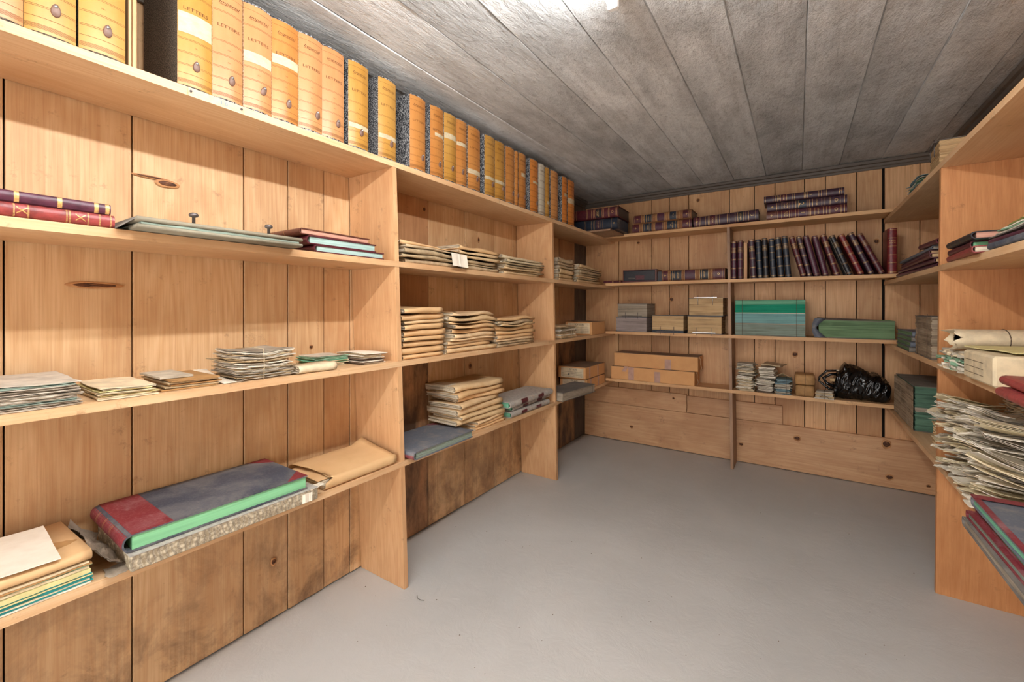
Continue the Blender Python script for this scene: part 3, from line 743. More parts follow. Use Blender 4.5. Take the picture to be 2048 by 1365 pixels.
files = [(-40, 50, 'peach', None, .05, 'd'), (50, 157, 'yellow', None, .1, 'd'), (161, 256, 'yellow', None, .1, 'd'), (360, 430, 'yellow', (.54, .052, 1), 0, 'd'), (430, 492, 'peach', None, .1, ''),
 (492, 549, 'peach', (.5, .030, 1), .2, ''), (549, 602.5, 'orange', (.6, .027, 1), .1, ''), (602.5, 650, 'peach', None, .3, ''), (650, 694, 'peach', None, .2, ''),
 (702, 742, 'yellow', (.26, .016, 1), .1, ''), (762.5, 798, 'yellow', (.28, .016, 1), .2, ''), (826, 857, 'orange', None, .3, ''), (866, 892.5, 'orange', (.6, .014, .7), .15, ''),
 (893, 917.5, 'yellow', (.66, .024, 1), .1, ''), (918, 938.5, 'orange', (.63, .016, 1), 0, ''), (940, 965, 'orange', (.29, .022, 1), .2, ''), (974, 994.5, 'yellow', (.3, .016, 1), .2, ''),
 (995, 1014.5, 'yellow', (.3, .017, 1), .3, ''), (1016, 1033, 'orange', None, .3, ''), (1034, 1041.5, 'orange', None, .2, ''), (1042.5, 1057, 'orange', (.62, .02, .7), .3, ''),
 (1064.5, 1080.5, 'deep', (.58, .013, .7), .3, ''), (1081.5, 1094.5, 'grey', None, None, ''), (1095.5, 1104, 'yellow', (.3, .02, .6), .2, ''), (1105.5, 1120, 'tan', None, None, ''),
 (1128.5, 1138.5, 'deep', (.62, .02, .7), None, ''), (1140, 1153, 'deep', (.55, .035, 1), None, '')]
cname = dict(yellow='yellow', peach='peach coloured', orange='orange', deep='deep orange', grey='grey white', tan='tan')
for i, (x0, x1, col, lb, pl, dk) in enumerate(files):
    c, L, _ = spec('L', x0, x1, 100, TL[0], -.0)
    c.x = XL-.016-R.uniform(0, .004); s_ = (L-.0009)/FW
    t = thing('box_file', '%s letter box file%s, %s from the left on the top shelf' % (cname[col], ' with cream label' if lb else '', ORD[i]), 'box file', FR('L', c, R.uniform(-.006, .006)), 'letter box files on the top shelf')
    for nm, me in (('case', case_d if dk else case_me), ('spine_paper', papers['sp_'+col]), ('printed_lettering', print_me)):
        o = link(nm, me, t); o.scale = (s_, 1, 1 if i < 20 else 1.02)
    if lb:
        zc, h, wd = lb; hw = FW*.485
        o = curved(FH*zc-h/2, FH*zc+h/2, -hw if wd == 1 else -hw*.5, hw, .0014).build('paper_label', 'cream', t); o.scale = (s_, 1, 1)
    if pl is not None and i not in (0,):
        o = link('pull_tab', pull_me, t); xx = pl*L*.8; o.location = (xx, fb(xx/s_)-.0015, FH*(.2+(.012 if lb else 0)*(i % 3))); o.rotation_euler = (.12, R.choice((0, 0, .35)) if i in (5, 7) else 0, 0)
        q = link('rivet', rivet_me, o); q.location = (0, 0, .0075)
# thin boards and a paper roll between the third and fourth file
for nm, a, b_ in (('first', 256.5, 264), ('second', 264.5, 274.5)):
    c, L, _ = spec('L', a, b_, 0, TL[0], .02)
    t = tag(MB().box(-L/2+.0006, L/2-.0006, 0, .24, 0, .285).build('wooden_board', 'upright', bevel=.001), 'thin tan board standing between box files, %s from the left' % nm, 'board', 'thin boards between the box files'); t.matrix_world = FR('L', c)
c, L, _ = spec('L', 256.5, 274.5, 0, TL[0], .02)
o = MB().tube([(-.03, .02+.2*q/6, .2945+.004*math.sin(q)) for q in range(7)][:1]+[(x, .03+.0*x, .298) for x in (-.016, -.01, .01, .016)][1:], .011, 12).build('paper_roll', 'white'); tag(o, 'white paper roll lying over two thin boards between box files', 'paper'); o.matrix_world = FR('L', c)
# pinned strip with pencilled number
a = onX(377, 190, XL+.002); b_ = onX(487, 215, XL+.002); Ls = (a-b_).length
t = thing('shelf_tag', 'narrow paper strip pinned to the top shelf edge, numbered 110', 'label', FR('L', ((a.x+.0006), (a.y+b_.y)/2, SL[0]-.001)))
MB().slab(Ls, .0004, .021, 0, 12, 1, .0006, 3, .0005).build('paper_strip', 'cream', t)
for x in (-Ls*.46, Ls*.45): MB().lathe([(.003, -.003), (.003, -.001), (.001, 0)], x, .012, 8, 'y').build('drawing_pin', 'iron', t)
vs, fs = text_mesh('1 1 0', .014); MB().add([(v[0]+.01, -.0012, .010+v[1]) for v in vs], fs).build('pencilled_number', 'ink_blue', t)
for p in t.children:
    if p.name.startswith('drawing_pin'): pass
# ------------------------------------------------------------------ bay one (nearest, left), second shelf
def px2f(side, xs, x0, x1, f):  # pixel columns -> fraction along a run
    a = pt(side, x0, 600, f); b2 = pt(side, x1, 600, f); return [(pt(side, x, 600, f)-a).length/(b2-a).length*(1 if True else 1) for x in xs]
def lying(side, x0, x1, ytop, z, T, D, mat, pages, label, f=0, rz=0, **kw):
    c, L, _ = spec(side, x0, x1, ytop, z, f); return book(T, L, D, mat, pages, label, FR(side, c, rz), **kw), c, L
xx0 = -62
bf = px2f('L', (28, 57, 134, 140, 177, 200, 222), xx0, 230, .003)
lying('L', xx0, 230, 402, TL[1], .0285, .22, 'rose', 'e_grey', 'red leather book lying lowest at the far left under a maroon book', .003, group=None, bands=[(q, .0013) for q in bf], round_=.3, text=[((bf[0]+bf[1])/2, 'X', .022), ((bf[4]+bf[3])/2+.005, 'X', .022)], dull=True)
bf = px2f('L', (33, 120, 193, 215), xx0, 222, .006)
lying('L', xx0, 222, 372, TL[1]+.029, .0235, .21, 'plum', 'e_grey', 'maroon book with cream spine bands lying on the red book', .006, bands=[(q, .0034) for q in bf], round_=.25)
# olive grey post binder jutting over the edge
c, L, _ = spec('L', 276, 606, 470, TL[1], -.055)
t = thing('post_binder', 'flat olive grey post binder with two knobs jutting over the shelf edge', 'binder', FR('L', c, 0))
def rounded_board(mb, L, D, z0, h, sag=0):
    prof = [(D, z0), (h*.5, z0), (h*.15, z0+h*.2), (0, z0+h*.5), (h*.15, z0+h*.8), (h*.5, z0+h), (D, z0+h)]
    n_ = len(prof); vs = [(x, y, z) for x in (-L/2, L/2) for y, z in prof]
    return mb.add(vs, [(j, n_+j, n_+(j+1) % n_, (j+1) % n_) for j in range(n_)]+[tuple(range(n_)), tuple(range(n_, 2*n_))[::-1]], True)
rounded_board(MB(), L, .30, .0005, .0095).build('cover_board', 'olive_grey', t); rounded_board(MB(), L, .30, .0165, .0105).build('cover_board', 'olive_grey', t)
MB().slab(L*.96, .22, .005, .0104, 8, 3, .0, 4, .002, 0, .006).build('page_block', 'e_aged', t)
MB().add([(-L/2, .02, .026), (-L/2, .28, .026), (-L/2-.024, .26, .004), (-L/2-.024, .03, .004), (-L/2, .02, .022), (-L/2, .28, .022), (-L/2-.024, .26, .001), (-L/2-.024, .03, .001)], [(0, 1, 2, 3), (7, 6, 5, 4), (0, 3, 7, 4), (1, 5, 6, 2), (3, 2, 6, 7)]).build('cover_flap', 'dusty_grey', t)
for xk in (388, 538):
    p = onX(xk, 460, XL+.055-.02); x = p.y-c.y
    kb = MB().lathe([(.0036, 0), (.0036, .017), (.0085, .0185), (.0105, .022), (.009, .0265), (.004, .0285)], x, .022, 14).build('post_knob', 'iron', t, label='brown metal mushroom knob'); kb.location.z = .027
MB().slab(.31, .2, .004, .0278, 8, 3, .001, 9, .002, -.02, .040).build('loose_papers', 'white', t)
# three books with spine to the left
def sidebook(x0, x1, z, T, D_, L_, mat, pages, label, f, rz=0, **kw):
    c, D, _ = spec('L', x0, x1, 400, z, f); return book(T, L_, D, mat, pages, label, FR('L', c, rz, 'left', L_, T, D), **kw)
sidebook(628, 768, TL[1], .0225, 0, .235, 'maroon', 'e_teal', 'bottom of three books beside the binder, maroon with pale blue page edges', .004, .0, round_=.45)
sidebook(612, 753, TL[1]+.023, .0275, 0, .225, 'maroon', 'e_teal', 'middle book of three beside the binder, maroon leather with thick pale pages', .006, .015, round_=.4)
sidebook(597, 741, TL[1]+.051, .0185, 0, .22, 'brown', 'e_pink', 'topmost brown book of three beside the binder, pinkish page edges', .008, .03, bands=(.3, .34, .62), dull=True, round_=.4)
# ------------------------------------------------------------------ bay one, third shelf
bundle('L', -60, 170, 752, TL[2], 'thick stack of grey green ledger sheets at the far left', .002, ('e_grey', 'e_aged', 'paper_grey'), .24, xm=60, seed=1, n=20, amp=.004, spread=.004, H=.052, top='paper_grey')
bundle('L', 188, 320, 757, TL[2], 'low stack of cream and yellow papers with a printed cover', .002, ('manila', 'white', 'manila', 'yellow_p'), .2, xm=250, seed=2, n=8, jag=.003, spread=.01, H=.026, rz=.0, top='manila')
c, L, _ = spec('L', 330, 447, 733, TL[2], .012)
t = thing('folder_stack', 'brown manila folders with tied flap lying mid shelf', 'folder', FR('L', c, -.0))
for q in range(5): MB().slab(L*(.95-.03*q), .19, .0035, .005*q, 6, 4, .002, 60+q, .001, R.uniform(-.008, .008), R.uniform(0, .012)).build('folder', 'buff_g' if q % 2 else 'kraft_d', t)
MB().slab(L*.55, .15, .005, .026, 6, 4, .002, 71, .001, -L*.2, .04).build('folder', 'paper_grey', t, label='grey topped folder lying over the others')
o = MB().slab(.03, .2, .0014, .0, 10, 6, .0, 5, .002, fn=lambda x, y, z: (x, y, z+.02*(y/.2)**2+.0006)).build('loose_sheet', 'white'); tag(o, 'white curled sheet lying between the folders and the tied papers', 'paper')
c, L, _ = spec('L', 455, 468, 733, TL[2], .012); o.matrix_world = FR('L', c, .0)
bundle('L', 470, 592, 690, TL[2], 'tall bulging bundle of aged papers tied with white string', .012, ('paper_grey', 'buff_g', 'white', 'e_grey'), .17, xm=500, seed=5, n=22, amp=.012, jag=.006, spread=.010, curl=.006, tie=True, ties=(-.08,), H=.078, rz=.0)
c, L, _ = spec('L', 600, 674, 718, TL[2], .0)
wallet(.026, L, .07, 'manila', 'folded cream paper with open end beside the tied bundle', FR('L', c, .0), None, 44, 'e_paper', .004, name='folded_paper', cat='paper')
bundle('L', 625, 699, 703, TL[2], 'papers with green edged leaves behind the folded cream paper', .085, ('green_p', 'e_ltgreen', 'manila', 'green_p'), .12, xm=660, seed=6, n=10, H=.040, top='paper_grey')
bundle('L', 726, 776, 703, TL[2], 'stack of grey brown envelopes next to the first divider', .02, ('buff_g', 'white', 'paper_grey', 'cord'), .19, xm=735, seed=7, n=10, jag=.002, spread=.012, H=.040, top='white')
# ------------------------------------------------------------------ bay one, lowest shelf
c, L, _ = spec('L', -70, 186, 1100, TL[3], .0)
t = thing('document_stack', 'cream and teal document stack at the lower left corner', 'papers', FR('L', c, .02))
z = 0; r_ = random.Random(4)
for q, (mt, h) in enumerate([('white', .004), ('teal_p', .003), ('manila', .003), ('teal_p', .006), ('yellow_p', .003), ('teal_p', .0025), ('yellow_p', .010), ('manila', .006), ('green_p', .002), ('kraft_d', .003), ('manila', .004)]):
    MB().slab(L*(1-.003*q), .25, h*.86, z, 10, 4, .001, 80+q, .0015, r_.uniform(-.003, .003), r_.uniform(0, .005)).build('folder', mt, t); z += h
c2 = c.copy(); c2.z += z+.002
wallet(.022, L*1.0, .24, 'kraft', 'large kraft envelope lying on the cream and teal document stack', FR('L', c2, .03), None, 91, 'kraft_d', .006, name='kraft_envelope', cat='envelope')
c3 = c2.copy(); c3.z += .028; c3.y -= .04
o = MB().slab(L*.9, .22, .002, 0, 8, 5, .003, 93, .001).build('envelope', 'white', bevel=0); tag(o, 'pale envelope lying on top of the large kraft envelope', 'envelope'); o.matrix_world = FR('L', c3, -.04)
# crumpled paper
c, L, _ = spec('L', 186, 246, 1050, TL[3], .02)
mb = MB(); nx, ny = 14, 16; vs = []
for lay in (0, 1):
    for j in range(ny+1):
        for i in range(nx+1):
            x = -L/2+L*i/nx; y = .23*j/ny-.015
            z = .006+.052*(1-i/nx)**1.6+.016*abs(noise.noise(Vector((x*34, y*16, 4))))+.008*abs(noise.noise(Vector((x*80, y*40, 9))))+lay*.0015
            vs.append((x+.01*noise.noise(Vector((y*20, 1, 2))), y+.01*noise.noise(Vector((x*30, 5, 2))), z))
N = (nx+1)*(ny+1); g = lambda i, j: j*(nx+1)+i; fs = []
for j in range(ny):
    for i in range(nx): fs += [(g(i, j), g(i, j+1), g(i+1, j+1), g(i+1, j)), (N+g(i, j), N+g(i+1, j), N+g(i+1, j+1), N+g(i, j+1))]
mb.add(vs, fs); o = mb.build('crumpled_paper', 'grey_cloth'); tag(o, 'crumpled grey brown paper between the envelopes and the big ledger', 'paper'); o.matrix_world = FR('L', c, 0)
# patterned flat box with big ledger on it
c, L, _ = spec('L', 262, 636, 1000, TL[3], -.030)
t = thing('flat_box', 'long flat cardboard box with faded printed pattern under the big ledger', 'box', FR('L', c, 0))
MB().box(-L/2, L/2, 0, .25, .001, .036).build('box_body', 'floral', t, bevel=.002)
MB().slab(L*1.002, .252, .002, .036, 10, 4, .0008, 5, .0015).build('box_lid', 'grey_marb', t)
MB().slab(.03, .002, .026, .004, 4, 1, .001, 2, .002, L*.42, -.0022).build('torn_label', 'white', t)
MB().slab(.05, .03, .0012, .036, 5, 3, .006, 8, .004, L*.49, .0).build('torn_flap', 'white', t)
MB().slab(.045, .05, .0012, .004, 5, 3, .006, 8, .004, -L*.5-.012, .01).build('torn_flap', 'grey_cloth', t)
cb = c.copy(); cb.z += .0395
la, lb2 = onX(246, 600, XL+.022).y, onX(612, 600, XL+.01).y
D_ = lb2-la; cb.y = (la+lb2)/2; cb.x = XL+.016
book(.040, .262, D_, 'dusty_blue', 'e_mint', 'big slate blue ledger with dark red spine and mint page edges', FR('L', cb, -.012, 'left', .262, .040, D_), cov='dusty_red', corner=.24, round_=.42, cat='ledger', dull=True,
     panels=((.0, 1.0, 'dusty_red'),), bands=(.2, .22, .42, .44, .62, .64))
# kraft wrapper
c, L, _ = spec('L', 650, 797, 900, TL[3], .004)
t = thing('kraft_wrapper', 'large buff paper wrapper folded round papers next to the big ledger', 'wrapper', FR('L', c, .0))
Dk = .225; k = 10; hT = .042
prof = [(.02+.1*j/6, .002) for j in range(6, 0, -1)]+[(.004, .001), (-.004, .010), (-.004, .024), (.002, .034)]+[(.02+(Dk-.04)*j/9, hT-.008+.012*math.sin(PI*min(1, j/6)*.6)) for j in range(10)]+[(Dk-.008, hT-.004), (Dk, hT-.014), (Dk+.001, hT-.024)]
prof_i = [(y+(.0012 if y < .1 else 0), z-.0014 if z > .03 else z+.0012 if y > .01 else z) for y, z in prof][::-1]
def fk(x, y, z):
    e = (x/L+.5)
    lift = .03*max(0, e-.80)/.20*max(0, (y-.10)/.12) if z > .03 else 0
    xx = x+(.03*(1-y/Dk) if x < -L*.45 and z > .028 else 0)
    return (xx, y, z+lift+.002*noise.noise(Vector((x*9, y*9, 2))))
MB().prism(prof+prof_i, -L/2, L/2-.012, 14, True, fk).build('wrapper_paper', 'kraft', t)
mb = MB()
for q in range(7): mb.slab(L*.94, .19, .0025, .003+.0036*q, 6, 3, .001, 200+q, .003, -.012+R.uniform(-.006, .004), .012)
mb.build('papers', 'e_paper', t, kind='stuff')
MB().slab(L*.5, .18, .0012, .0305, 6, 3, .001, 300, .002, -L*.3, .015).build('inner_sheet', 'kraft', t)
# ------------------------------------------------------------------ bay two
A = 'middle left bay'
pile('L', 803, 926, 482, TL[1], 5, 'left pile, second shelf, '+A, f=.0, mats=('buff', 'kraft', 'buff_g'), D=.18, xm=820, seed=11, amp=.006, lean=0)
pile('L', 918, 1003, 490, TL[1], 6, 'centre pile, second shelf, '+A, f=.002, mats=('buff', 'buff_g', 'kraft'), D=.18, xm=930, seed=12, amp=.006, tw=.09)
pile('L', 1006, 1091, 513, TL[1], 7, 'right pile, second shelf, '+A, f=.002, mats=('buff_g', 'buff', 'manila'), D=.17, xm=1030, seed=13, amp=.005, tw=.1)
c, L, _ = spec('L', 900, 930, 500, TL[1], -.004)
o = MB().slab(L, .0006, .062, 0, 4, 6, .0, 3, .003, fn=lambda x, y, z: (x, y-.006-(.012 if z < .02 else 0)*(1-z/.02), z-.004 if z > .02 else z)).build('loose_sheet', 'white'); o.matrix_world = FR('L', (c.x, c.y, c.z+.004), 0, tilt=.03)
tag(o, 'white slip of paper hanging between two wallet piles, second shelf', 'paper')
pile('L', 809, 896, 612, TL[2], 9, 'left pile, third shelf, '+A, f=.0, mats=('kraft', 'buff', 'kraft'), D=.19, xm=830, seed=21, amp=.005, tw=.05)
pile('L', 897, 998, 625, TL[2], 10, 'centre pile, third shelf, '+A, f=.003, mats=('buff', 'kraft', 'buff'), D=.19, xm=930, seed=22, amp=.007, tw=.09)
pile('L', 992, 1075, 634, TL[2], 9, 'right pile, third shelf, '+A, f=.004, mats=('buff', 'buff_g', 'kraft'), D=.18, xm=1035, seed=23, amp=.006, tw=.1)
pile('L', 955, 1017, 770, TL[3], 3, 'low pile, lowest shelf, '+A, f=.004, mats=('buff', 'kraft'), D=.21, seed=25, amp=.004, tw=.05, H=.042)
pile('L', 922, 1016, 762, TL[3]+.045, 7, 'fanned pile, lowest shelf, '+A, f=.006, mats=('buff', 'kraft', 'buff'), D=.21, xm=985, seed=24, amp=.003, tw=.2, fan=.03)
# torn slate ledger
x0, x1 = 826, 947
c, D, _ = spec('L', x0, x1, 880, TL[3], -.035)
c.z += .0008
book(.030, .245, D, 'dusty_blue2', 'e_aged', 'torn slate ledger with faded red spine jutting over the lowest shelf', FR('L', c, .02, 'left', .245, .030, D), cov='dusty_red', corner=.22, round_=.5, squash=.010, cat='ledger', panels=((0, 1, 'dusty_red'),))
# three quarter bound books by second divider
zz = TL[3]
for q, (xa, xb, T_, f_) in enumerate(((1024, 1099, .030, .002), (1024, 1102, .024, .02), (1021, 1106, .034, -.006))):
    c, L, _ = spec('L', xa, xb, 700, zz, f_)
    book(T_, L, .19, 'grey_marb', 'e_ltgreen', ('bottom', 'middle', 'topmost')[q]+' grey marbled book with dark red labels beside second divider', FR('L', c, (-.01, .03, .0)[q]), round_=.4, squash=.003, panels=((.24, .38, 'maroon'), (.62, .76, 'maroon')), bands=((.1, .0006), (.5, .0006), (.88, .0006)), dull=True)
    zz += T_+.0015
# ------------------------------------------------------------------ bay three (corner)
B3 = 'corner bay'
pile('L', 1120, 1153, 514, TL[1], 6, 'left pile, second shelf, '+B3, f=.004, mats=('buff_g', 'buff'), D=.17, xm=1124, seed=31, amp=.005, tw=.06)
pile('L', 1156, 1206, 532, TL[1], 7, 'right pile, second shelf, '+B3, f=.004, mats=('buff_g', 'buff_g', 'buff'), D=.17, xm=1175, seed=32, amp=.003, tw=.05)
bundle('L', 1121, 1154, 640, TL[2], 'string tied bundle of buff papers in the corner bay, third shelf', .006, ('buff', 'buff_g', 'white'), .16, xm=1130, seed=33, tie=True, ties=(.1, .2), n=12, H=.085)
def cornerbox(xa, xb, xc, z, H, label, rz=0.0, dl=0, lift=False, tp=((.2, .05, .95, .02, 0), (.62, .0, 1, .02, 0))):
    """long box lying into the corner: label end faces the room, side faces the aisle"""
    y0 = onX(xb, 600, XL-.003+dl).y; y1 = min(onX(xc, 600, XL-.003+dl).y, YB-.006)
    L = y1-y0; D = .22
    t = thing('cardboard_box', label, 'box', FR('L', (XL-.003+dl, (y0+y1)/2, z), rz))
    MB().box(-L/2, L/2, 0, D, 0, H-.001).build('box_body', 'card_orange', t, bevel=.002)
    MB().slab(L*.99, D*.98, .0018, H-.001, 10, 5, .004 if lift else .001, int(xa), .002, 0, .001, (lambda x, y, zz: (x, y, zz+(.03*max(0, -x/L-.0)*max(0, (y-.05)/.2)))) if lift else None).build('lid_flap', 'card_top', t)
    for (a, z0, z1, wd, sk) in tp: xx = -L/2+L*a; MB().box(xx-wd/2, xx+wd/2, -.0009, -.0001, H*z0, H*z1).build('tape_strip', 'tape', t)
    x = -L/2-.0006
    MB().add([(x, D*.08, H*.08), (x, D*.9, H*.08), (x, D*.9, H*.9), (x, D*.08, H*.9)], [(0, 3, 2, 1)]).build('end_label', 'manila', t)
    mb = MB()
    for q in range(4): zq = H*(.16+.13*q); mb.add([(x-.0004, D*.12, zq), (x-.0004, D*.86, zq), (x-.0004, D*.86, zq+.0012), (x-.0004, D*.12, zq+.0012)], [(0, 3, 2, 1)])
    vs, fs = text_mesh('OF SLIPS', H*.2); mb.add([(x-.0006, D*.45-v[0], H*.77+v[1]) for v in vs], fs); mb.build('printed_lettering', 'print_b', t)
    MB().tube([(x-.0045, D*.6, H*.35), (x, D*.6, H*.35)], .005, 10).build('washer', 'iron', t)
    MB().tube([(x-.002, D*.6, H*.35), (x-.004, D*.58, H*.05), (x-.003, D*.57, .005)], .001, 5).build('string', 'string', t)
    return t
cornerbox(1150, 1184, 1233, TL[2], .098, 'tan cardboard box with lifted lid and paper end label, corner bay', .0, lift=True, tp=())
zc2 = TL[3]
h1 = onX(1174, 757, XL-.003); 
cornerbox(1117, 1174, 1226, zc2, .070, 'lower tan cardboard box of two in the corner bay', dl=-.0)
cornerbox(1117, 1171, 1226, zc2+.074, .086, 'upper tan cardboard box of two in the corner bay, lettered end label', dl=.0, rz=.006)
# grey post binder jutting out in front of boxes
x0, x1 = 1113, 1189
c, L, _ = spec('L', 1122, 1189, 770, TL[3], -.050)
y1 = onX(1168, 600, XL).y
binder(.055, L*.8, .17, 'e_grey', 'dusty grey loose leaf binder with pale green end jutting from corner bay', FR('L', (XL+.062, c.y-L*.02, TL[3]+.0005), -.10), 'dusty_grey', layers=[(1, 'e_grey'), (1, 'e_grey')], seed=3, cords=(.4,))
# ------------------------------------------------------------------ back wall, top shelf
z0 = TB[0]
o = MB().box(-.18, .20, 0, .285, 0, .0125).build('wooden_board', 'upright_b', bevel=.001); tag(o, 'thin dark board under the two corner books beside the last box file', 'board'); o.matrix_world = Matrix.Translation((-1.30, 2.94, SL[0]+TH+.001))
o.matrix_world = Matrix.Translation((-1.32, 2.955, SL[0]+TH+.0012))
lb = [.05, .12, .14, .30, .33, .42, .44, .56, .58, .66, .69, .82, .85, .97]
def flat(x0, x1, z, T, D, mat, pages, label, f=0, rz=0, tilt=0, Y=None, X=None, **kw):
    c, L, _ = spec('B', x0, x1, 500, z, f)
    if tilt: c.z += abs(math.sin(tilt))*L/2
    return book(T, L, D, mat, pages, label, FR('B', c, rz, tilt=-tilt), **kw)
book(.084, .36, .27, 'navy', 'dusty_blue', 'worn blue ledger under a dark maroon one in the back left corner', FR('B', (-1.262, 2.985, z0), .02), bands=[.3, .33, .45, .5, .52, .66, .7, .88], panels=((.55, .64, 'purple'),), round_=.22, text=((.93, '+', .03), (.6, 'LEDGER', .013)), dull=True, cat='ledger')
book(.078, .38, .27, 'maroon', 'black', 'dark maroon ledger lying on the worn blue one, back left corner', FR('B', (-1.262, 2.98, z0+.086), .035), bands=[.1, .14, .36, .38, .46, .5, .53, .68, .71, .8, .82, .95, .97], panels=((.55, .66, 'black'),), round_=.22, text=((.6, 'LEDGER', .014), (.58, 'CASH', .014), (.88, 'O', .025)), cat='ledger')
flat(1264, 1384, z0, .068, .20, 'tan_leather', 'black', 'tan and maroon ledger lying under another left of the leaning ledger', .0, .0, bands=[.02, .13, .18, .22, .3, .38, .4, .53, .56, .6, .74, .78, .96], panels=((0, .13, 'maroon'), (.2, .34, 'navy'), (.40, .54, 'plum'), (.6, .76, 'navy'), (.85, 1.0, 'maroon')), text=((.065, '+', .03), (.27, 'CASH', .013), (.69, 'LEDGER', .012), (.66, 'No.', .010), (.92, '+', .035)), round_=.2, cat='ledger')
flat(1267, 1383, z0+.0695, .064, .20, 'tan_leather', 'black', 'tan and maroon ledger lying on a matching one, dark end showing', .0, -.02, bands=[.02, .14, .19, .23, .32, .40, .42, .55, .58, .62, .75, .8, .96], panels=((0, .13, 'maroon'), (.2, .34, 'navy'), (.42, .56, 'plum'), (.64, .76, 'navy'), (.86, .97, 'maroon')), text=((.065, '+', .03), (.27, 'CASH', .013), (.7, 'No. 3', .012), (.92, '+', .03)), round_=.2, cat='ledger')
flat(1387, 1517, z0, .072, .19, 'purple', 'navy', 'dark maroon ledger lying alone between the pairs on the top back shelf', .003, .0, tilt=.022, bands=[.05, .10, .12, .2, .24, .26, .36, .38, .42, .54, .57, .66, .7, .78, .82, .86, .96], panels=((0, .10, 'maroon'), (.27, .35, 'maroon'), (.7, .78, 'black')), text=((.05, '+', .035), (.31, 'CASH', .014), (.74, 'LEDGER', .013), (.91, '3', .03)), round_=.2, cat='ledger')
flat(1533, 1694.5, z0, .054, .19, 'maroon', 'black', 'bottom ledger of three stacked right of centre, numbered 1', .0, .0, bands=[.13, .15, .2, .3, .33, .38, .42, .52, .55, .57, .62, .72, .76, .8, .93, .97], panels=((.42, .52, 'plum'), (.0, .13, 'brown')), text=((.065, '+', .03), (.24, 'CASH', .012), (.27, 'BOOK', .012), (.47, '1', .03), (.66, 'LEDGER', .011), (.87, 'O', .026)), round_=.2, cat='ledger')
flat(1534, 1694.5, z0+.0555, .054, .19, 'purple', 'black', 'middle ledger of three stacked right of centre, numbered 2', .001, -.006, bands=[.13, .15, .2, .3, .33, .38, .41, .52, .55, .59, .7, .74, .8, .92, .97], panels=((.39, .51, 'navy'),), text=((.065, '+', .03), (.23, 'CASH', .012), (.27, 'BOOK', .012), (.45, '2', .036), (.64, 'LEDGER', .011), (.87, 'O', .026)), round_=.2, cat='ledger')
flat(1528, 1689, z0+.111, .045, .18, 'purple', 'black', 'topmost dark purple ledger of three stacked right of centre', -.004, .012, bands=[.02, .12, .15, .18, .22, .3, .37, .40, .52, .54, .56, .7, .73, .76, .79, .94, .97], panels=((.22, .3, 'maroon'),), text=((.2, 'CASH', .011), (.26, 'BOOK', .011), (.6, '3', .02), (.955, 'C', .02)), round_=.25, cat='ledger')
# second back shelf, left part
z0 = TB[1]
flat(1207, 1243, z0, .018, .16, 'maroon', 'black', 'thin maroon book lying left of the dark slip case', -.0, bands=[.2, .5, .54, .9])
c, L, _ = spec('B', 1246, 1313, 540, z0, -.004)
t = thing('slip_case', 'dark hollow slip case with red label on the second back shelf', 'case', FR('B', c, .03))
MB().box(-L/2-.002, L/2, -.001, .17, 0, .010).build('base_board', 'maroon', t, bevel=.001)
mb = MB(); mb.box(-L/2, L/2, .0, .17, .088, .094); mb.box(-L/2, -L/2+.006, .0, .17, .0105, .0875); mb.box(L/2-.012, L/2, 0, .17, .0105, .0875); mb.build('case_shell', 'brown', t)
MB().box(-L/2+.007, L/2-.013, .006, .168, .0105, .087).build('case_front', 'black', t, bevel=.002)
MB().box(-.03, .035, .0050, .0060, .018, .05).build('red_label', 'maroon', t)
MB().slab(.05, .03, .001, .03, 3, 2, .01, 3, .004, -.06, -.004+.006).build('torn_paper', 'cream', t)
MB().box(L/2+.001, L/2+.03, .03, .17, .001, .075).build('case_end', 'plastic', t)
flat(1323, 1450, z0, .080, .19, 'tan_leather', 'black', 'tan and maroon ledger lying by the divider, second back shelf', .003, .0, bands=[.02, .11, .15, .18, .22, .31, .34, .38, .55, .58, .62, .65, .75, .8, .84, .96], panels=((0, .11, 'maroon'), (.15, .33, 'navy'), (.38, .55, 'plum'), (.62, .76, 'black'), (.82, .99, 'maroon')), text=((.055, '+', .035), (.21, 'CASH', .014), (.27, 'LEDGER', .013), (.69, 'LEDGER', .013), (.91, 'o', .03)), round_=.18, cat='ledger')
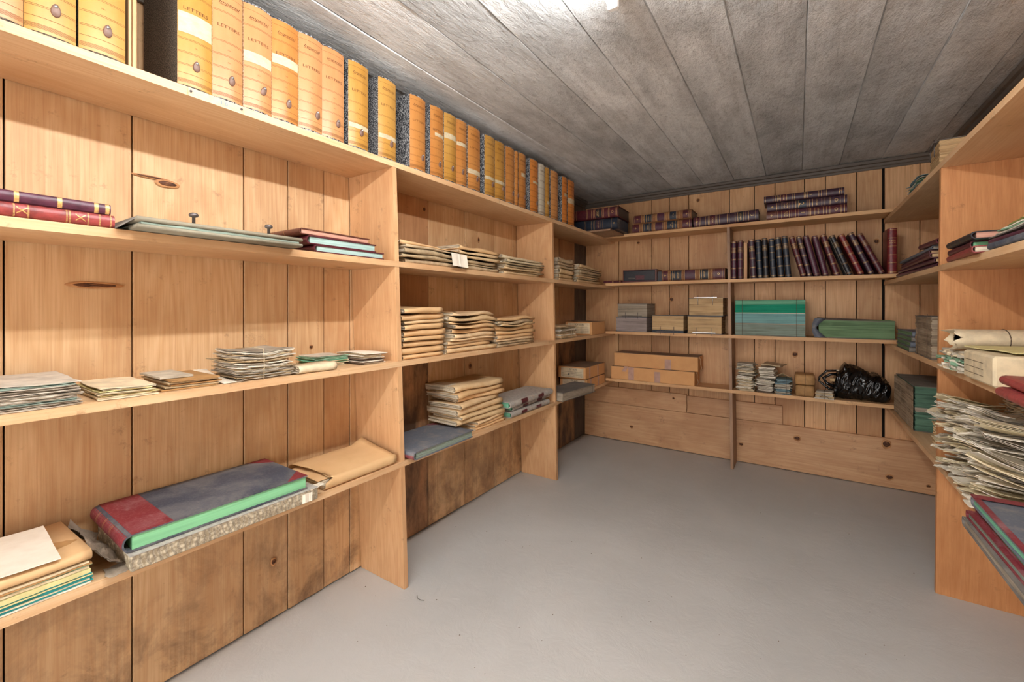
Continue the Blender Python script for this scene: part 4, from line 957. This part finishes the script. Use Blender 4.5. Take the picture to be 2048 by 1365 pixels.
# second back shelf, standing books
std = [(1467.5, 1467.5, 482, 557, 10.5, 'plum', 1, 'slim plum book against the divider'), (1480, 1480, 480.5, 557, 11, 'plum', 1, 'slim plum book, second from the divider'),
 (1502, 1507, 478.7, 557, 13, 'purple', 1, 'dark purple cash book leaning just after the gap'), (1515.5, 1520, 478.5, 556, 11.5, 'navy', 0, 'dark blue book left of the tall teal blue pair'),
 (1528.5, 1532, 476, 555.5, 11.5, 'black', 1, 'black blue cash book, second of the dark blue run'), (1542, 1547, 477, 555, 12, 'navy', 0, 'short dark blue book in middle of the blue run'),
 (1555, 1562.5, 474, 554.5, 13, 'navy', 1, 'tall dark blue cash book, left of the matching pair'), (1568.5, 1577, 472, 554, 12.5, 'navy', 1, 'tall dark blue cash book beside the first red leaning one'),
 (1582.5, 1607.5, 474, 553, 12.5, 'maroon', 1, 'leftmost strongly leaning dark red cash book'), (1597, 1619.5, 473, 553, 11.5, 'purple', 1, 'dark purple cash book leaning, second after the blue run'),
 (1611, 1634, 472, 552, 13.5, 'plum', 2, 'plain plum book leaning, left of two untitled'), (1629, 1652, 472, 551.5, 13, 'plum', 2, 'plain plum book leaning, right of two untitled'),
 (1645.5, 1674.5, 470, 551, 14, 'maroon', 1, 'dark red cash book leaning right of the plain plum pair'), (1663.5, 1700, 472, 550.5, 13, 'black', 1, 'black cash book with torn grey edge leaning among red ones'),
 (1681.5, 1722.5, 470, 550, 15, 'red', 1, 'third from right leaning red cash book'), (1700.5, 1743.5, 467, 549.5, 14, 'purple', 1, 'dark purple cash book leaning, second from the right end'),
 (1718.5, 1764.5, 469, 549, 15, 'maroon', 1, 'rightmost leaning dark red cash book')]
prev = None
for i, (xt, xb, yt, yb, wpx, mt, kind, la) in enumerate(std):
    Y = YB+.018
    pb = onY(xb, yb, Y); ptp = onY(xt, yt, Y); T = (onY(xb+wpx/2, 500, Y)-onY(xb-wpx/2, 500, Y)).length
    dx = ptp.x-pb.x; dz = ptp.z-z0; a = math.atan2(dx, dz); L = math.hypot(dx, dz)-.004; T *= math.cos(a)*.93
    loc = Vector((pb.x, Y, z0+abs(math.sin(a))*T/2+.0008))
    bd = [.035, .05, .27, .285, .50, .52, .70, .72, .80, .82, .965, .98] if kind == 1 else ([.04, .06, .25, .45, .65, .8, .95] if kind == 0 else [.04, .965])
    tx = ((.77, 'CASH', T*.30), (.74, 'BOOK', T*.30)) if kind == 1 else ()
    kw = {}
    t = book(T, L, .165, mt, 'e_cream', la, FR('B', loc, 0, 'stand', L, T, .165, tilt=a), 'ledgers standing on the second back shelf', bands=bd, text=tx, round_=.3, rot_text=False, dull=(i % 3 == 1), panels=((.72, .80, 'black'),) if i in (2, 9) else ())
    if i == 13: MB().slab(L*.96, .16, .002, T+.001, 8, 3, .001, 4, .003, 0, .002).build('torn_edge', 'dusty_grey', t)
pb = onY(1785.5, 548, YB+.006); T = .044; L = onY(1785.5, 457, YB+.006).z-z0
book(T, L, .17, 'red', 'e_grey', 'tall upright red cash book alone at the right end', FR('B', (.4525, YB+.006, z0+.0005), .0, 'stand', L, T, .17), 'ledgers standing on the second back shelf', bands=[.03, .045, .24, .42, .61, .79, .97], text=((.73, 'CASH', .011), (.68, 'BOOK', .011)), round_=.3)
c, L, _ = spec('B', 1486, 1499, 480, z0, .03)
o = MB().box(-L/2+.004, L/2-.014, 0, .15, 0, .245).build('wooden_board', 'upright', bevel=.001); tag(o, 'thin pale board standing behind the purple leaning cash book', 'board'); o.matrix_world = FR('B', c)
# third back shelf
z0 = TB[2]
def bb(x0, x1, z, T, pages, label, D=.19, f=0, rz=0, **kw):
    c, L, _ = spec('B', x0, x1, 600, z, f); return binder(T, L, D, pages, label, FR('B', c, rz), **kw)
bb(1231, 1294, z0, .112, 'e_lav', 'greyish binder block at the bottom of the left pair, third back shelf', boards='dusty_blue', rz=-.03, seed=1)
bb(1234, 1295, z0+.1125, .102, 'e_grey', 'pale binder block on top of the greyish one, metal posts hanging', boards='dusty_blue', posts=(False, 0), rz=-.05, seed=2, post_m='iron')
bb(1303, 1368, z0, .128, 'e_cream', 'single tan binder block between the two stacked pairs', boards='dusty_blue', rz=-.02, seed=3, posts=(False, 0), post_m='iron', layers=[(.15, 'navy'), (1, 'e_cream')])
bb(1374, 1444, z0, .126, 'e_cream', 'lower tan binder block with white posts beside the divider', boards='navy', seed=4, posts=(False, 0), rz=.0)
bb(1377, 1447, z0+.127, .126, 'e_cream', 'upper tan binder block with two white posts sticking up', boards='navy', seed=5, posts=(True, 0), rz=.0)
bb(1469, 1612, z0, .236, 'e_aqua', 'thick binder with green and pale blue page layers bound by cords', boards='dusty_grey', seed=6, layers=[(.30, 'e_aged'), (.03, 'e_grey'), (.27, 'e_aqua'), (.02, 'e_paper'), (.23, 'e_dkteal'), (.11, 'e_ltgreen')], cords=(-.385, .375), rag=.0012)
c, D, _ = spec('B', 1626, 1792, 600, z0, .004)
t = book(.112, .19, D, 'dusty_grey', 'e_green', 'wide ledger with olive green page edges and curved grey spine', FR('B', c, .0, 'left', .19, .112, D), round_=.25, squash=.02, cat='ledger')
mb = MB(); vs = []; k = 10
for q in range(k+1):
    a = q/k; z = .002+.118*a; x = -D/2+.006+.028*(1-math.sin(PI*a))*.9-.0; w_ = .010+.012*abs(2*a-1)
    vs += [(x-w_+.0, -.004, z), (x+w_+.014*abs(2*a-1), -.004, z), (x+w_, .004, z), (x-w_, .004, z)]
fs = [(4*q+j, 4*q+(j+1) % 4, 4*q+4+(j+1) % 4, 4*q+4+j) for q in range(k) for j in range(4)]
o = mb.add(vs, fs, True).build('spine_bracket', 'dusty_blue2', t, label='curved blue grey end bracket'); o.matrix_world = FR('B', (c.x, c.y-.004, c.z)) 
bpy.context.view_layer.update(); o.matrix_parent_inverse = Matrix.Identity(4); o.matrix_basis = t.matrix_world.inverted() @ FR('B', (c.x, c.y-.004, c.z))
# paper scrap pinned under second shelf
o = MB().slab(.06, .012, .0008, 0, 6, 1, .0, 5, .001, fn=lambda x, y, z: (x, y, z-.03*(x+.03)/.06-.2*x*x)).build('paper_scrap', 'cream'); tag(o, 'small curled paper scrap hanging from the second back shelf', 'paper'); o.matrix_world = Matrix.Translation(onY(1360, 571.5, YB+.004)+Vector((0, 0, .000)))
# lowest back shelf
z0 = TB[3]
def longbox(x0, x1, z, H, label, f, tapes, strg=True, rz=0.0):
    c, L, _ = spec('B', x0, x1, 700, z, f)
    t = carton('B', x0, x1, 0, z, label, f, .19, tapes=tapes, H=H, rz=rz)
    if strg: MB().tube([(L/2+.004, .02, H*1.0), (L/2+.014, .03, H*.8), (L/2+.012, .03, H*.5), (L/2+.02, .035, H*.25), (L/2+.014, .02, .006)], .0016, 5).build('string', 'string', t)
    return t
longbox(1222, 1389, z0, .100, 'lower long tan cardboard box with torn tape on the lowest back shelf', .0, ((.26, .02, .98, .045, -.0), (.58, .0, .8, .042, .0), (.2, .62, 1.04, .03, -.02)))
longbox(1228, 1396, z0+.102, .104, 'upper long tan cardboard box on the lowest back shelf', .006, ((.665, .0, .72, .045, .0),))
bundle('B', 1471, 1509, 753, z0, 'lower stack of cream papers beside the divider, lowest back shelf', .0, ('manila', 'white', 'buff_g'), .16, seed=41, n=16, amp=.006, jag=.006, spread=.010, H=.100, rz=-.0)
bundle('B', 1472, 1511, 728, z0+.105, 'dusty paper bundle lying on the cream stack beside the divider', .01, ('paper_grey', 'buff_g', 'manila'), .14, seed=42, n=9, amp=.008, jag=.006, H=.078, rz=-.08, top='paper_grey')
bundle('B', 1510, 1548, 757, z0, 'lower stack of white papers between cream and blue stacks', .0, ('white', 'paper_grey', 'cord'), .16, seed=43, n=14, amp=.005, jag=.006, H=.088, rz=-.03)
bundle('B', 1515, 1552, 732, z0+.093, 'upper stack of white papers under a brown folded cover', .006, ('white', 'white', 'paper_grey'), .15, seed=44, n=10, amp=.006, jag=.006, H=.075, rz=-.1)
c, L, _ = spec('B', 1521, 1562, 730, z0+.178, .012)
o = MB().slab(L, .14, .008, 0, 8, 5, .012, 7, .004).build('folded_cover', 'buff_g'); tag(o, 'brown folded paper cover on top of the white paper stack', 'paper'); o.matrix_world = FR('B', c, -.2)
bundle('B', 1548, 1585, 755, z0, 'stack of pale blue papers tied with brown string', -.004, ('blue_p', 'blue_p', 'paper_grey'), .15, seed=45, n=16, amp=.005, jag=.005, H=.098, tie=True, ties=(.2,), tie_m='cord')
c, L, _ = spec('B', 1552, 1580, 750, z0+.105, .0)
o = MB().slab(L, .1, .0015, 0, 8, 5, .0, 7, .004, fn=lambda x, y, z: (x, y, z+.035*max(0, 1-abs(x)/.05)*(1-y/.1)+.004*noise.noise(Vector((x*30, y*30, 1))))).build('folded_card', 'buff'); tag(o, 'buff card folded into a peak on the blue paper stack', 'card'); o.matrix_world = FR('B', c, -.1)
def parcel(x0, x1, z, H, label, f=0, rz=0, seed=1):
    c, L, _ = spec('B', x0, x1, 760, z, f); t = thing('paper_parcel', label, 'parcel', FR('B', c, rz))
    me = bmesh.new(); bmesh.ops.create_cube(me, size=1); bmesh.ops.subdivide_edges(me, edges=me.edges[:], cuts=5, use_grid_fill=True)
    for v in me.verts:
        x, y, zz = v.co.x*2, v.co.y*2, v.co.z*2
        rx = max(abs(x), abs(y), abs(zz)); d = Vector((x, y, zz)); q = d.normalized()*rx
        m_ = d.lerp(q*1.12, .28)
        v.co = Vector((max(-1, min(1, m_.x))*L/2, (max(-1, min(1, m_.y))+1)*.075, (max(-1, min(1, m_.z))+1)*H/2))+Vector((noise.noise(v.co*4+Vector((seed, 0, 0))), noise.noise(v.co*4+Vector((0, seed, 0))), noise.noise(v.co*5+Vector((0, 0, seed)))*.5))*.003
        v.co.z = max(0.0004, v.co.z)
    m2 = bpy.data.meshes.new('wrapping'); me.to_mesh(m2); me.free(); m2.materials.append(M['kraft_d']); m2.polygons.foreach_set('use_smooth', [True]*len(m2.polygons)); link('wrapping', m2, t)
    MB().tube([(0, -.001, .002), (0, -.0025, H/2), (.001, .0, H-.002), (.001, .02, H+.001), (0, .13, H+.001), (0, .151, H*.5)], .0012, 5).build('string', 'cord', t)
parcel(1590, 1629, z0, .070, 'lower brown paper parcel of two beside the black bag', .0, -.04, 1)
parcel(1590, 1631, z0+.071, .066, 'upper brown paper parcel of two beside the black bag', .004, .03, 5)
c, L, _ = spec('B', 1629, 1668, 790, z0, -.028)
t = thing('paper_packet', 'small grey brown paper packet tied with cord before the black bag', 'packet', FR('B', (c.x, c.y, c.z), -.12))
for q in range(5): MB().slab(L*(.98-.03*q), .08, .008, .001+.0095*q, 6, 3, .002, 400+q, .003).build('folded_paper', 'buff_g' if q % 2 else 'paper_grey', t)
MB().tube([(0, -.002, .0), (.0, -.003, .04), (0, .0, .051), (0, .05, .053)], .0014, 5).build('cord', 'cord', t)
MB().tube([(-.02, -.004, .015), (-.005, -.008, .026), (.012, -.008, .02), (.024, -.004, .006)], .0013, 5).build('cord', 'cord', t)
# black plastic bag
xa, xb = onY(1662, 770, YB).x, onY(1789, 770, YB).x
t = thing('plastic_bag', 'shiny black plastic carrier bag slumped on the lowest back shelf', 'bag', Matrix.Translation(((xa+xb)/2, YB+.10, z0)))
Lb = (xb-xa)/2; NS, NA = 90, 96; vs = []
def hb(s_):
    P_ = ((0, .085), (.12, .17), (.25, .212), (.45, .195), (.7, .165), (1, .125))
    for a_, c_ in zip(P_, P_[1:]):
        if s_ <= c_[0]: k_ = (s_-a_[0])/(c_[0]-a_[0]); k_ = k_*k_*(3-2*k_); return a_[1]+(c_[1]-a_[1])*k_
    return P_[-1][1]
for i in range(NS+1):
    s_ = i/NS; q = 2*s_-1; cap = max(0.02, (1-abs(q)**7))**.45
    for j in range(NA):
        a = 2*PI*j/NA; ca, sa = math.cos(a), math.sin(a)
        y = math.copysign(abs(ca)**.75, ca)*.090*cap; z = (math.copysign(abs(sa)**.8, sa)*.5*cap+.5)*hb(s_)
        u_ = s_*6; v_ = a*2.2
        f1 = 1-abs(noise.noise(Vector((u_*.7+z*9, y*22, z*26-s_*13)))); f1 = f1**4
        f2 = 1-abs(noise.noise(Vector((s_*5+z*20, y*14+7, z*44-s_*30)))); f2 = f2**8
        d = .013*f1+.003*f2+.010*noise.noise(Vector((s_*4, y*12, z*9)))-.006
        yy = y+ca*d; zz_ = max(.0015, z+sa*d)
        vs.append((-Lb+2*Lb*s_, yy, zz_))
fs = [(i*NA+j, (i+1)*NA+j, (i+1)*NA+(j+1) % NA, i*NA+(j+1) % NA) for i in range(NS) for j in range(NA)]+[tuple(range(NA)), tuple(range(NS*NA, NS*NA+NA))[::-1]]
me = MB().add(vs, fs, True).mesh('bag_film', 'bag'); link('bag_film', me, t)
def strap(pts, w=.012, nm='bag_handle'):
    mb = MB(); vs = []
    P = [Vector(p) for p in pts]; n_ = len(P)
    for i, p in enumerate(P):
        tn = (P[min(i+1, n_-1)]-P[max(i-1, 0)]).normalized(); up = tn.cross(Vector((0, 1, 0))).normalized()
        ww = w*(.8+.5*abs(noise.noise(p*40)))
        vs += [p+up*ww, p-up*ww, p-up*ww+Vector((0, .003, 0)), p+up*ww+Vector((0, .003, 0))]
    fs = [(4*i+j, 4*i+(j+1) % 4, 4*i+4+(j+1) % 4, 4*i+4+j) for i in range(n_-1) for j in range(4)]+[(3, 2, 1, 0), (4*n_-4, 4*n_-3, 4*n_-2, 4*n_-1)]
    mb.add(vs, fs, True); return mb.build(nm, 'bag', t)
o0 = -Lb
strap([(o0+.03, -.05, .17), (o0-.02, -.05, .165), (o0-.055, -.05, .125), (o0-.058, -.05, .10), (o0-.04, -.055, .085), (o0+.0, -.06, .05), (o0+.05, -.06, .03)], .007)
strap([(o0+.04, -.04, .15), (o0-.0, -.045, .145), (o0-.035, -.05, .12), (o0-.02, -.055, .09), (o0+.03, -.06, .07)], .009)
MB().slab(.085, .05, .018, .10, 6, 4, .016, 9, .008, o0+.045, -.065).build('papers_inside', 'e_cream', t, kind='stuff')
MB().slab(.07, .05, .003, .168, 6, 4, .010, 12, .008, o0+.06, -.05).build('paper_inside', 'white', t)
# ------------------------------------------------------------------ right wall shelves, far bay
def rbook(x0, x1, z, T, D, mat, pages, label, f, rz=0, orient='front', **kw):
    c, L, _ = spec('R', x0, x1, 500, z, f)
    if orient != 'front': L, D = D, L
    return book(T, L, D, mat, pages, label, FR('R', c, rz, orient, L, T, D), **kw)
z0 = TR[0]
binder(.128, .20, .20, 'e_cream', 'thick tan loose leaf block with metal post on top right shelf', FR('R', (.47, 2.46, z0), -.05), 'dusty_grey', seed=9, layers=[(1, 'e_cream')], rag=.0015, posts=(True, 0), post_m='iron')
c, L, _ = spec('R', 1818, 1840, 356, z0, .012)
t = thing('crumpled_papers', 'crumpled grey green papers left of the thick tan block', 'papers', FR('R', c, .1))
for q in range(6): MB().slab(L*.9, .12, .002, .001+.009*q, 8, 5, .012, 500+q, .008, fn=lambda x, y, z: (x, y, max(.0005, z+.01*math.sin(x*22)))).build('paper', ('green_p', 'paper_grey', 'blue_p')[q % 3], t)
rbook(2008, 2075, z0, .050, .18, 'maroon', 'e_grey', 'dark maroon book lying on the top right shelf near the frame edge', .05, bands=(.1, .3, .5))
z0 = TR[1]; zz = z0; r_ = random.Random(8)
for q, (mt, pg, T_) in enumerate((('plum', 'e_cream', .019), ('plum', 'e_cream', .017), ('maroon', 'e_cream', .019), ('plum', 'e_cream', .016), ('dusty_blue2', 'e_grey', .013))):
    rbook(1797, 1866, zz, T_, .2, mt, pg, '%s of five thin books in the far right bay' % ('bottom', 'second from bottom', 'middle', 'second from top', 'topmost')[q], .004+r_.uniform(0, .012), r_.uniform(-.05, .03), bands=(), round_=.35); zz += T_+.0012
rbook(1840, 1868, zz, .020, .16, 'maroon', 'e_grey', 'dark maroon book on top of the five thin books', .0, .05, round_=.35)
z0 = TR[2]; zz = z0
for q, (mt, T_) in enumerate((('dusty_grey', .022), ('dusty_grey', .024), ('plum', .022), ('dusty_grey', .024))):
    rbook(1790+q*2, 1822, zz, T_, .18, 'dusty_blue2' if q % 2 else 'dusty_grey', 'e_green', '%s of four dusty violet grey books, third right shelf' % ('bottom', 'second', 'third', 'topmost')[q], .0, .02*q-.03, 'right', round_=.35); zz += T_+.0012
binder(.172, .32, .20, 'burlap', 'standing block of sewn grey brown gatherings beside the tall right panel', FR('R', (XR+.006, 2.515, z0), -.02), 'dusty_grey', seed=11, layers=[(1, 'burlap')], rag=.002, over=.002, cords=(-.3, .3))
z0 = TR[3]
t = binder(.215, .46, .235, 'e_bluegr', 'huge dusty binder with tan spine and green page edges in right corner', FR('R', (XR+.02, 2.985, z0), 0), 'dusty_grey', seed=12, layers=[(.45, 'e_bluegr'), (.1, 'e_grey'), (.5, 'e_bluegr')], rag=.0018)
MB().slab(.465, .0025, .205, .004, 12, 1, .0, 3, .002, 0, -.001, fn=lambda x, y, z: (x, y-.0045*abs(math.sin(z*60))-.003, z)).build('spine_cloth', 'burlap', t)
c, L, _ = spec('R', 1866, 1878, 820, z0, .03)
bundle('R', 1862, 1877, 820, z0, 'small tan paper bundle behind the tall right panel, lowest shelf', .04, ('buff', 'e_cream'), .1, seed=48, n=10, H=.10)
# ------------------------------------------------------------------ right wall shelves, near bay
z0 = TR[1]
rbook(1886, 1951, z0, .0205, .19, 'rose', 'e_paper', 'dusty pink red book at the bottom beside the tall right panel', -.012, -.05, round_=.3)
rbook(1893, 1942, z0+.022, .0205, .18, 'maroon', 'e_mint', 'dark red book with bright green edges under the black book', -.002, -.02, round_=.3, cov='maroon', squash=.004)
rbook(1890, 1944, z0+.0440, .023, .19, 'black', 'e_pink', 'worn black ribbed book on top of the red ones', -.010, -.02, bands=(.2, .4, .6, .8), dull=True, round_=.45)
rbook(1974, 2110, z0, .018, .2, 'dusty_blue', 'e_paper', 'flat blue book with pale edges at the right frame edge', -.004, .0, round_=.3)
rbook(1980, 2110, z0+.0195, .012, .19, 'plum', 'e_pink', 'thin faded plum book on the flat blue book', .01, .02, round_=.3)
c, L, _ = spec('R', 1975, 2110, 460, z0+.036, .01)
t = thing('folder_stack', 'olive green and grey folders fanned above the flat blue book', 'folder', FR('R', c, -.03))
for q, mt in enumerate(('dusty_grey', 'paper_grey', 'green_p', 'white', 'green_d', 'kraft_d')): MB().slab(L*(1-.03*q), .2, .0032, .001+.006*q, 8, 4, .003, 600+q, .003, .01*q, .004*q).build('folder', mt, t)
z0 = TR[2]
pa, pb_ = onX(1884, 700, XR+.01).y, onX(1946, 700, XR+.01).y
c, L, _ = spec('R', 1889, 1935, 700, z0, -.004)
t = thing('paper_heap', 'torn and curling white and cream papers under the parchment roll', 'papers', FR('R', c, .05))
for mt in ('white', 'manila', 'paper_grey', 'green_p'):
    mb = MB()
    for q in range(9):
        h = R.uniform(0, .066); mb.slab(L*R.uniform(.6, 1.0), R.uniform(.1, .2), .0012, .001, 8, 5, .0, R.randint(0, 999), .010, R.uniform(-.02, .02), R.uniform(-.01, .02), fn=(lambda h, s: lambda x, y, z: (x, y, max(.0004, z+h+.010*noise.noise(Vector((x*14, y*14, s))) + (-.015 if y < .03 else 0)*R.random())))(h, R.uniform(0, 99)))
    mb.build('papers', mt, t, kind='stuff')
# parchment roll lying toward the wall
t = thing('parchment_roll', 'long cream parchment roll with torn end tied with cord', 'roll', Matrix.Translation((XR-.01, 2.02, z0+.104)))
mb = MB(); vs = []; k = 26; nx = 12
for i in range(nx+1):
    for j in range(k):
        a = 2*PI*j/k; x = .28*i/nx
        if i == 0: x += .018*noise.noise(Vector((math.cos(a)*3, math.sin(a)*3, 1)))+.008*math.sin(5*a)
        rr = 1+.06*noise.noise(Vector((x*9, math.cos(a)*2, math.sin(a)*2)))
        vs.append((x, .055*math.cos(a)*rr, .031*math.sin(a)*rr))
fs = [(i*k+j, (i+1)*k+j, (i+1)*k+(j+1) % k, i*k+(j+1) % k) for i in range(nx) for j in range(k)]
mb.add(vs, fs, True); o = mb.build('parchment', 'manila', t); md = o.modifiers.new('thick', 'SOLIDIFY'); md.thickness = .0016
mb = MB()
for q in range(3): mb.lathe([(.9-.2*q, 0)]*1+[(.9-.2*q, .25)], 0, 0, 20)
mb.v = [(z*1.0+.014, y*.050, x*.026) for x, y, z in mb.v]; mb.build('inner_turns', 'e_paper', t)
MB().tube([(.12, .058*math.cos(2*PI*q/20), .034*math.sin(2*PI*q/20)) for q in range(21)], .0014, 5).build('cord', 'cord', t)
# bulky envelope and protruding maroon folders
t = thing('bulky_envelope', 'bulky cream envelope with printed side standing out over shelf edge', 'envelope', FR('R', (XR-.020, 1.735, z0), 0))
MB().box(-.115, .125, 0, .26, 0, .082).build('envelope_paper', 'manila', t, bevel=.006)
mb = MB()
for q in range(3): mb.box(-.10, .05, -.0006, .0, .02+.018*q, .021+.018*q)
mb.box(-.02, -.019, -.0006, 0, .015, .06); mb.build('printed_lines', 'print_b', t)
o = MB().slab(.25, .22, .003, 0, 8, 4, .003, 31, .003).build('envelope', 'yellow_p'); tag(o, 'flat ochre envelope lying on the bulky cream envelope', 'envelope'); o.matrix_world = FR('R', (XR+.012, 1.78, z0+.0875), .15)
rbook(1986, 2130, z0+.0, .024, .2, 'rose', 'e_pink', 'lower dusty maroon ledger jutting over the third right shelf', -.058, -.02, round_=.5)
rbook(1992, 2130, z0+.0255, .022, .2, 'rose', 'e_grey', 'upper dusty maroon ledger jutting over the third right shelf', -.045, -.03, round_=.5)
# heap of loose folded papers on the lowest shelf
z0 = TR[3]; rr = random.Random(12)
t = thing('paper_pile', 'dense mass of loose old papers filling the lowest right shelf', 'papers', Matrix.Translation((XR+.12, 1.92, z0))); t['kind'] = 'stuff'
def leaf(mb, r, c, L, w, th, ang, tx, ty, seed, bend):
    mt = Matrix.Translation(c) @ Matrix.Rotation(ang, 4, 'Z') @ Matrix.Rotation(tx, 4, 'X') @ Matrix.Rotation(ty, 4, 'Y')
    def fn(x, y, z): v = mt @ Vector((x, y-w/2, z+bend*x*x*8+.004*noise.noise(Vector((x*30, y*30, seed))))); return (v.x, v.y, v.z)
    mb.slab(L, w, th, 0, 4, 2, 0, seed, .003, 0, 0, fn)
mbs = {k_: MB() for k_ in ('white', 'manila', 'paper_grey', 'buff')}
def top_h(y): return .27 if y < 2.2 else .25
for q in range(520):
    h = rr.uniform(0, 1)**.9; y = rr.uniform(1.70, 2.14); x = rr.uniform(XR+.20, XR+.205)
    L = rr.uniform(.1, .13)
    leaf(mbs[rr.choice(list(mbs))], rr, Vector((x, y, z0+.03+h*(top_h(y)-.02))), L, rr.uniform(.05, .1), rr.uniform(.0012, .004), rr.uniform(-.5, .5), rr.uniform(-.28, .12), rr.uniform(-.05, .2), rr.random()*99, rr.uniform(-.1, .2))
for k_, mb in mbs.items(): mb.build('papers', k_, t, kind='stuff').location = (0, 0, 0)
bpy.context.view_layer.update()
for ch in t.children: inv(ch)
nrow = 17
for row in range(nrow):
    zz = z0+.008+.265*row/nrow
    ncol = 9
    for q in range(ncol):
        y = 1.70+.48*(q+rr.uniform(.1, .9))/ncol
        mb = MB(); bt = rr.choice(('white', 'white', 'white', 'cream_w', 'paper_grey', 'white', 'cream_w', 'manila' if rr.random() < .5 else 'white'))
        n_ = rr.choice((1, 2, 3)); L = rr.uniform(.11, .17); w = rr.uniform(.035, .07); an = rr.uniform(-.7, .7); a2 = rr.uniform(-.35, .1); ty = rr.uniform(.0, .32); sd = rr.random()*99; be = rr.uniform(-.05, .25)
        if row < 3: a2, ty, be = a2*.2, 0, 0; 
        cx = XR+.035+rr.uniform(-.012, .03)+.015*(1-row/nrow)
        for j in range(n_): leaf(mb, rr, Vector((cx, y, zz+.0035*j)), L, w, rr.uniform(.001, .0022), an+.05*j, a2, ty, sd+j*.1, be)
        o = mb.build('folded_paper', bt)
        o['label'] = '%s folded paper, right heap, %s layer from top, %s from the end panel' % (dict(white='off white', cream_w='cream', manila='buff', paper_grey='grey', yellow_p='yellow', blue_p='pale blue')[bt], ORD[nrow-1-row], ORD[ncol-1-q]); o['category'] = 'paper'; o['group'] = 'folded papers in the heap'
# stack of ledgers jutting out in front of the heap
zz = z0
for q, (T_, mt, pg, f, rz, la) in enumerate(((.024, 'dusty_grey', 'e_grey', -.070, .0, 'bottom grey board ledger of the jutting stack, lower right'),
        (.020, 'dusty_red', 'e_aged', -.062, .012, 'red bound ledger second from bottom of the jutting stack'),
        (.020, 'dusty_red', 'e_ltgreen', -.052, -.010, 'green edged ledger second from top of the jutting stack'),
        (.022, 'dusty_blue2', 'e_ltgreen', -.060, .0, 'topmost slate ledger with red border, lower right corner'))):
    yF = 1.645-.01*q; L = .46; D_ = .27
    t = book(T_, D_, L, mt, pg, la, FR('R', (XR+f, yF-L/2, zz), rz, 'left', D_, T_, L), round_=.35, squash=.001, cat='ledger')
    if q == 3:
        MB().box(-D_/2, D_/2, 0, .03, T_+.0006+.003, T_+.0046).build('red_border', 'dusty_red', t)
        MB().box(D_/2-.012, D_/2+.0006, .0, L, T_+.001, T_+.003).build('red_border', 'dusty_red', t)
    zz += T_+.0015
# floor litter: crumbs and a thin wire
r_ = random.Random(3)
mb = MB()
for q in range(70):
    p = onZ(r_.uniform(700, 1850), r_.uniform(940, 1350), .0026); s_ = r_.uniform(.0008, .0026)
    mb.add([(p.x-s_, p.y-s_, .0022), (p.x+s_, p.y-s_*.5, .0022), (p.x+s_*.4, p.y+s_, .0022), (p.x, p.y, .0022+s_)], [(0, 1, 3), (1, 2, 3), (2, 0, 3)])
o = mb.build('floor_crumbs', 'cord', fl, kind='stuff')
p = onZ(835, 1197, .004)
o = MB().tube([(p.x-.012, p.y+.01, .0035), (p.x, p.y, .0035), (p.x+.018, p.y, .0035), (p.x+.03, p.y+.006, .0035)], .0007, 5).build('thin_wire', 'black_gap'); tag(o, 'thin dark bent wire on the floor beside the first divider', 'wire')
